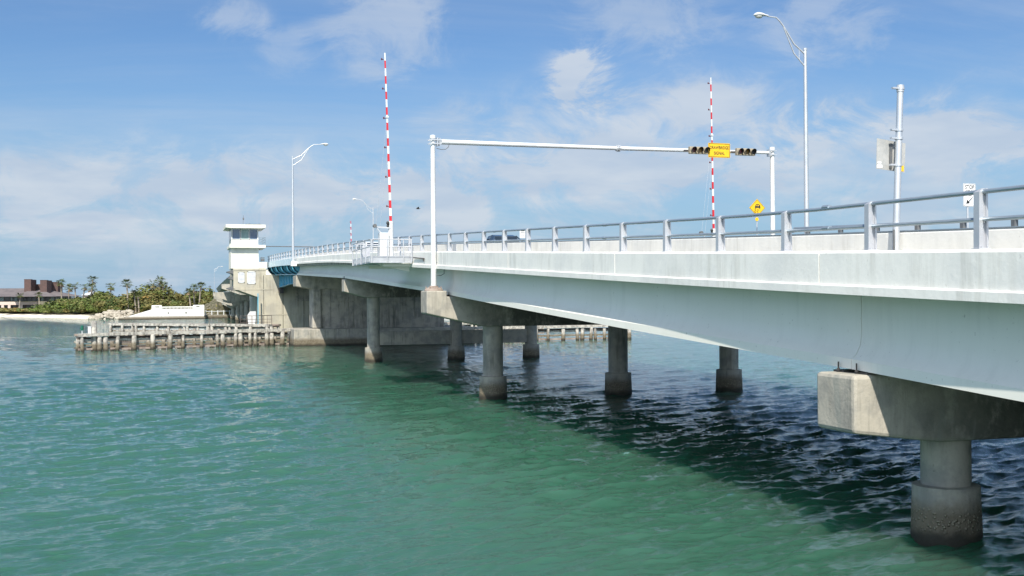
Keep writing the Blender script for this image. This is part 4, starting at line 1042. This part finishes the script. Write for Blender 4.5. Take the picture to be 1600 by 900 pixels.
t = thing('beach_house', 'small white house behind the trees left of the quay wall', 'building', (-20, 300, 1.5))
b = MB(); b.box(-23.2, -18, 292, 298, 1.5, 6.1); b.build('wall', pink_m, t)
b = MB(); b.box(-23.4, -17.8, 291.8, 298.2, 6.1, 6.35); b.build('roof', white_metal, t)
b = MB(); b.box(-22, -21, 291.9, 291.99, 4.5, 5.5); b.build('window', dark_glass, t)

# ------------------------------------------------------------------ vegetation
def crown_faces(b, c, rx, ry, rz, n, size, rnd, mi_choices, lumps=6):
    L_ = []
    for q in range(lumps):
        a = rnd.uniform(0, 2*PI); e = rnd.uniform(-.25, .75); rr = rnd.uniform(.35, .75)
        L_.append((c[0]+rx*rr*math.cos(a)*math.cos(e), c[1]+ry*rr*math.sin(a)*math.cos(e), c[2]+rz*rr*math.sin(e), rnd.uniform(.32, .58), rnd.choice(mi_choices)))
    for q in range(n):
        l = rnd.choice(L_)
        d = Vector((rnd.gauss(0, 1), rnd.gauss(0, 1), rnd.gauss(0, 1))).normalized()*(rnd.uniform(.55, 1.05))
        p = Vector((l[0]+d.x*rx*l[3], l[1]+d.y*ry*l[3], l[2]+d.z*rz*l[3]))
        nr = (d+Vector((rnd.uniform(-.6, .6), rnd.uniform(-.6, .6), rnd.uniform(-.3, .7)))).normalized()
        a = nr.cross(Vector((0, 0, 1)));
        if a.length < .05: a = Vector((1, 0, 0))
        a.normalize(); e = nr.cross(a); s_ = size*rnd.uniform(.6, 1.3)
        b.add([p-a*s_, p+e*s_*.6, p+a*s_, p-e*s_*.6], [(0, 1, 2, 3)], l[4] if rnd.random() < .8 else rnd.choice(mi_choices))
LEAVES = [leaf_dark, leaf_mid, leaf_olive, leaf_bright, leaf_autumn]
def tree(x, y, z0, h, w, mis, label, seed, name='broadleaf_tree', n=1100):
    rnd = random.Random(seed)
    t = thing(name, label, 'tree', (x, y, z0), 'bushy trees along the far shore')
    b = MB(); b.tube([(x, y, z0-.2), (x+.1, y, z0+h*.3), (x-.1, y, z0+h*.62)], [.22, .17, .08], 7)
    for q in range(4):
        a = rnd.uniform(0, 6.3); b.tube([(x, y, z0+h*.3), (x+w*.28*math.cos(a), y+w*.28*math.sin(a), z0+h*.62)], [.09, .04], 5)
    b.build('trunk', bark, t)
    b = MB(); crown_faces(b, (x, y, z0+h*.60), w*.62, w*.5, h*.52, n+300, .32, rnd, mis, 11); crown_faces(b, (x, y, z0+h*.3), w*.5, w*.4, h*.28, n//3, .3, rnd, mis, 5)
    b.build('crown', LEAVES, t)
def vat(px_, u): # x at depth u for a horizontal view angle (used only to lay out the shore planting)
    d = fwd*1766.5 + r2*(px_-800)
    return CAM.x + d.x/d.y*(u-CAM.y)
def zat(py_, u): return 4.5+(467-py_)*(u+17.7)*1.0/1766.5*1.06
TREES = [ # image-left to image-right: x px, depth, top px, width m, leaf set, words
 (112, 300, 466, 7, (0, 1), 'dark green tree at the right end of the brown building'),
 (134, 285, 463, 6, (0, 1, 2), 'dark bushy tree below the cluster of tall palms'),
 (157, 282, 455, 8, (0, 1, 1), 'rounded deep green tree, tallest left of the quay wall'),
 (180, 275, 461, 7, (2, 1, 0), 'olive tree above the heap of boulders'),
 (170, 262, 470, 7, (2, 2, 1), 'low spreading olive tree next to the boulders'),
 (214, 282, 456, 7, (2, 1, 4), 'brownish olive tree behind the leaning tall palm'),
 (226, 272, 456, 7, (1, 2, 4), 'leafy tree with yellowing top above the ramp wall'),
 (243, 278, 449, 8, (1, 2, 2), 'tall bushy tree behind the left quay block'),
 (256, 274, 452, 8, (2, 1, 2), 'broad olive tree rising over the middle of the quay wall'),
 (268, 284, 459, 7, (0, 2, 1), 'smaller tree right of the broad olive tree'),
 (286, 290, 460, 8, (1, 2, 0), 'low green tree above the quay balustrade'),
 (302, 275, 457, 7, (2, 1, 2), 'round tree above the right quay block'),
 (313, 280, 454, 6, (2, 4, 1), 'tree with palms in it right of the quay block'),
 (328, 300, 461, 8, (0, 1, 2), 'dark tree above the grey embankment'),
 (343, 305, 460, 8, (0, 1), 'last dark tree before the tower'),
]
for i, (px_, u, top, w, mis, lab) in enumerate(TREES):
    z0 = 1.4; tree(vat(px_, u), u, z0, max(2.5, zat(top, u)-z0), w, mis, lab, 40+i)
# mangrove and sea-grape thicket along the beach reads as one mass
rnd = random.Random(77); b = MB()
for q in range(150):
    px_ = rnd.uniform(-40, 178); 
    u = {0: 330}.get(1, 0) or (322-max(px_, -40)*.36)+rnd.uniform(-3, 10)
    f = min(1, max(0, (px_-40)/60)); topy = 481-20*f+rnd.uniform(0, 16)
    hh = max(1.2, zat(topy, u)-1.0); mi = (3, 3, 1) if rnd.random() < .4 else ((4, 2, 2) if (px_ < 62 and rnd.random() < .6) else (1, 2, 0))
    crown_faces(b, (vat(px_, u), u, 1.0+hh*.45), rnd.uniform(2.2, 3.6), 2.4, hh*.62, 330, .28, rnd, mi, 4)
for q in range(60):
    px_ = rnd.uniform(178, 350); u = rnd.uniform(256, 290); hh = max(1.5, zat(rnd.uniform(459, 476), u)-1)
    crown_faces(b, (vat(px_, u), u, 1.0+hh*.45), rnd.uniform(2.2, 3.4), 2.4, hh*.6, 300, .28, rnd, (1, 2, 0, 2), 4)
for q in range(120):
    px_ = rnd.uniform(-300, 900); u = rnd.uniform(380, 430); 
    crown_faces(b, (vat(px_, u), u, 3.2), 6, 4, 3.0, 160, .5, rnd, (0, 1), 4)
for q in range(26):
    x = rnd.uniform(-7.5, 6); f = rnd.random(); crown_faces(b, (x, 246.5+f*9, .6+f*4.2*min(1, max(0, (x+8.5)/6))), 1.3, 1.0, .55, 90, .22, rnd, (2, 4, 1), 3)
tag(b.build('mangrove_thicket', LEAVES), 'dense green and yellowing mangrove thicket behind the white beach', 'bushes', kind='stuff')
# palms
def palm_mesh(seed, h, nf=26, fl=2.0):
    rnd = random.Random(seed)
    tr = MB(); bend = rnd.uniform(-.5, .5)
    tr.tube([(0, 0, -.2), (bend*.2, 0, h*.35), (bend*.6, .1, h*.7), (bend, .1, h)], [.24, .19, .16, .15], 8)
    cr = MB(); top = Vector((bend, .1, h))
    for q in range(nf):
        a = rnd.uniform(0, 2*PI); el = rnd.uniform(-.9, 1.25); L_ = fl*rnd.uniform(.75, 1.1)*(1 if el > -.2 else .75); dead = el < -.55
        d = Vector((math.cos(a)*math.cos(el), math.sin(a)*math.cos(el), math.sin(el))); side = Vector((-math.sin(a), math.cos(a), 0))
        stem = top+d*L_*.5; droop = Vector((0, 0, -1))
        cr.tube([top, stem], [.03, .02], 4, mi=1 if dead else 0)
        for s_ in range(9):                # fan blades
            t_ = (s_/8-.5)*2.5; bd = (d*math.cos(t_)+side*math.sin(t_)).normalized(); tip = stem+bd*L_*.55+droop*L_*.13
            w = side*.06+d*.02; mid = stem+bd*L_*.3
            cr.add([stem, mid+w, tip, mid-w], [(0, 1, 2, 3)], 1 if dead else 0)
    return tr.mesh('trunk', bark, smooth=50), cr.mesh('crown', [palm_leaf, palm_dead])
PALMS = [ # x px, depth, crown centre px, words
 (97, 305, 446, 'palm touching the right side of the last brick block'),
 (107, 310, 453, 'low palm just right of the brick blocks'),
 (119, 300, 449, 'slim palm, third to the right of the brick blocks'),
 (129, 302, 451, 'slim palm between two others right of the brown building'),
 (142, 290, 441, 'tallest slender palm on the left shore, above all its neighbours'),
 (141, 280, 453, 'bushy palm directly below the tallest slender palm'),
 (172, 288, 450, 'palm rising behind the rounded deep green tree'),
 (200, 262, 448, 'lone tall palm with bare pale trunk left of the quay wall'),
 (212, 264, 460, 'leaning short palm among trees right of the lone tall palm'),
 (217, 262, 463, 'short palm with dry skirt above the ramp wall'),
 (236, 276, 447, 'palm poking from the trees above the left quay block'),
 (248, 275, 443, 'highest palm behind the quay wall'),
 (255, 272, 449, 'palm right of the highest palm behind the quay wall'),
 (298, 268, 458, 'palm with bare trunk above the right quay block'),
 (304, 270, 455, 'middle palm of the group above the right quay block'),
 (311, 268, 451, 'tallest palm of the group right of the quay wall'),
 (30, 322, 462, 'palm in front of the brown building at the far left'),
 (62, 320, 462, 'small palm in front of the brown building near its middle')]
protos = {}
for i, (px_, u, cy, lab) in enumerate(PALMS):
    h = round(max(2.5, zat(cy, u)-1.4), 1); key = i
    tm, cm = palm_mesh(100+i, h, 30 if i not in (2, 3) else 20, 1.75 if h > 5 else 1.4)
    x = vat(px_, u); t = thing('palm_tree', lab, 'palm tree', (x, u, 1.4), 'palms along the far shore')
    for nm, me in (('trunk', tm), ('crown', cm)):
        o = bpy.data.objects.new(nm, me); COL.objects.link(o); o.parent = t
# utility pole far right of shore
t = thing('utility_pole', 'thin dark pole above the trees left of the tower', 'pole', (vat(328, 320), 320, 1.5))
x = vat(328, 320); b = MB(); b.tube([(x, 320, 1.5), (x, 320, zat(449, 320))], .09, 6); b.build('pole', dark_conduit, t)
b = MB(); b.box(x-.4, x+.4, 319.9, 320.1, zat(451, 320), zat(450, 320)); b.build('crossarm', dark_conduit, t)
# parked car by the boulders
x = vat(194, 262)
sedan((x, 262, 1.25), 'tiny dark parked car beside the boulders on the shore')

# ------------------------------------------------------------------ water
rng = np.random.default_rng(7)
comps = []
wind = math.atan2(-.93, .36)             # travel direction of the chop
for lam, n_, st in ((3.4, 4, .012), (1.9, 7, .024), (1.15, 10, .040), (.72, 14, .052), (.47, 16, .054), (.31, 16, .050), (.20, 14, .040)):
    for q in range(n_):
        L_ = lam*rng.uniform(.75, 1.35); th = wind+rng.normal(0, .36 if lam < 2 else .28); k_ = 2*PI/L_
        amp = st/k_/math.sqrt(n_/2)*2.55
        comps.append((k_*math.cos(th), k_*math.sin(th), amp, rng.uniform(0, 2*PI), L_))
th0 = math.atan2(fwd.y, fwd.x); H = CAM.z
rs = [9.0]
while rs[-1] < 160: rs.append(rs[-1]+max(.032, rs[-1]**2/13000))
rs += [175, 195, 220, 260, 320, 400, 550, 800, 1300, 2200, 4000, 8000, 16000]
rs = np.array([2.0, 4, 6, 7.5]+rs); 
angs = np.concatenate([np.linspace(-PI, -.62, 14)[:-1], np.linspace(-.62, .62, 880), np.linspace(.62, PI, 14)[1:]])+th0
RR, AA = np.meshgrid(rs, angs, indexing='ij')
Xw = CAM.x+RR*np.cos(AA); Yw = CAM.y+RR*np.sin(AA); Zw = np.zeros_like(Xw); DX = np.zeros_like(Xw); DY = np.zeros_like(Xw)
cell = np.maximum(np.gradient(rs)[:, None]*np.ones_like(RR), RR*.0014)
gust = .78+.30*np.sin(Xw*.11+1.3*np.sin(Yw*.07))*np.sin(Yw*.083+1.1*np.sin(Xw*.05+2))
for kx, ky, amp, ph, L_ in comps:
    fade = np.clip((L_/cell-1.9)/1.4, 0, 1)*amp*gust
    a = kx*Xw+ky*Yw+ph; kk = math.hypot(kx, ky)
    Zw += fade*(np.exp(1.5*(np.cos(a)-1))*2.3-1.0); s_ = fade*np.sin(a)*1.0;   # peaked crests, flat troughs
    DX -= s_*kx/kk; DY -= s_*ky/kk
inner = np.clip((.62-np.abs(AA-th0))/.06, 0, 1)
Zw *= inner; Xw = Xw+DX*inner; Yw = Yw+DY*inner
nr, na = Xw.shape
co = np.stack([Xw, Yw, Zw], -1).reshape(-1, 3)
idx = np.arange(nr*na).reshape(nr, na)
q = np.stack([idx[:-1, :-1], idx[1:, :-1], idx[1:, 1:], idx[:-1, 1:]], -1).reshape(-1, 4)
co = np.vstack([co, [[CAM.x, CAM.y, 0]]]); cidx = nr*na
tri = [(cidx, idx[0, i], idx[0, i+1]) for i in range(na-1)]
me = bpy.data.meshes.new('water')
nv = len(co); nf = len(q)+len(tri)
me.vertices.add(nv); me.vertices.foreach_set('co', co.astype(np.float32).ravel())
loops = np.concatenate([q.ravel(), np.array(tri).ravel()]).astype(np.int32)
me.loops.add(len(loops)); me.loops.foreach_set('vertex_index', loops)
me.polygons.add(nf)
starts = np.concatenate([np.arange(len(q))*4, len(q)*4+np.arange(len(tri))*3]).astype(np.int32)
me.polygons.foreach_set('loop_start', starts)
me.polygons.foreach_set('use_smooth', np.ones(nf, dtype=bool))
me.update(calc_edges=True); me.validate()
WM = bpy.data.materials.new('sea_water'); WM.use_nodes = True; t = WM.node_tree; B_ = t.nodes['Principled BSDF']
g = nn(t, 'ShaderNodeNewGeometry'); pos = g.outputs['Position']
f = maprange(t, noise(t, vmath(t, 'MULTIPLY', pos, (1, .45, 1)).outputs[0], .05, 4), .35, .65)
c = mixc(t, f, (.029, .098, .064), (.038, .116, .080))
t.links.new(c, B_.inputs['Base Color'])
B_.inputs['Subsurface Weight'].default_value = .8; B_.inputs['Subsurface Radius'].default_value = (.25, 1.0, .7); B_.inputs['Subsurface Scale'].default_value = 22; B_.inputs['Roughness'].default_value = .025; B_.inputs['IOR'].default_value = 1.39; B_.inputs['Specular IOR Level'].default_value = .5
rot = nn(t, 'ShaderNodeVectorRotate'); rot.rotation_type = 'Z_AXIS'; rot.inputs['Angle'].default_value = -(wind-PI/2); t.links.new(pos, rot.inputs['Vector'])
n1 = noise(t, vmath(t, 'MULTIPLY', rot.outputs[0], (1.4, 4.4, 1)).outputs[0], 3.6, 6, .70, .4)
n2 = noise(t, vmath(t, 'MULTIPLY', rot.outputs[0], (.5, 1.0, 1)).outputs[0], 1.3, 3, .5, .4)
def ridge(vec, sc, dist, pw):
    r_ = noise(t, vec, sc, 2.5, .5, dist)
    a_ = smath(t, 'ABSOLUTE', smath(t, 'SUBTRACT', r_, .5))
    return smath(t, 'POWER', smath(t, 'SUBTRACT', 1.0, smath(t, 'MULTIPLY', a_, 3.2), clamp=True), pw)
r1 = ridge(vmath(t, 'MULTIPLY', rot.outputs[0], (.42, 1.35, 1)).outputs[0], 1.0, .7, 1.6)
r2 = ridge(vmath(t, 'MULTIPLY', vmath(t, 'ADD', rot.outputs[0], (31, 7, 0)).outputs[0], (.5, 1.3, 1)).outputs[0], 2.3, .6, 1.5)
hh = smath(t, 'ADD', smath(t, 'MULTIPLY', n1, .45), smath(t, 'ADD', smath(t, 'MULTIPLY', r1, .40), smath(t, 'MULTIPLY', r2, .26)))
bp = nn(t, 'ShaderNodeBump'); bp.inputs['Strength'].default_value = .5; bp.inputs['Distance'].default_value = .07
t.links.new(hh, bp.inputs['Height']); t.links.new(bp.outputs[0], B_.inputs['Normal'])
me.materials.append(WM)
wat = bpy.data.objects.new('water', me); COL.objects.link(wat); wat['kind'] = 'structure'; wat['label'] = 'choppy green water of the pass'
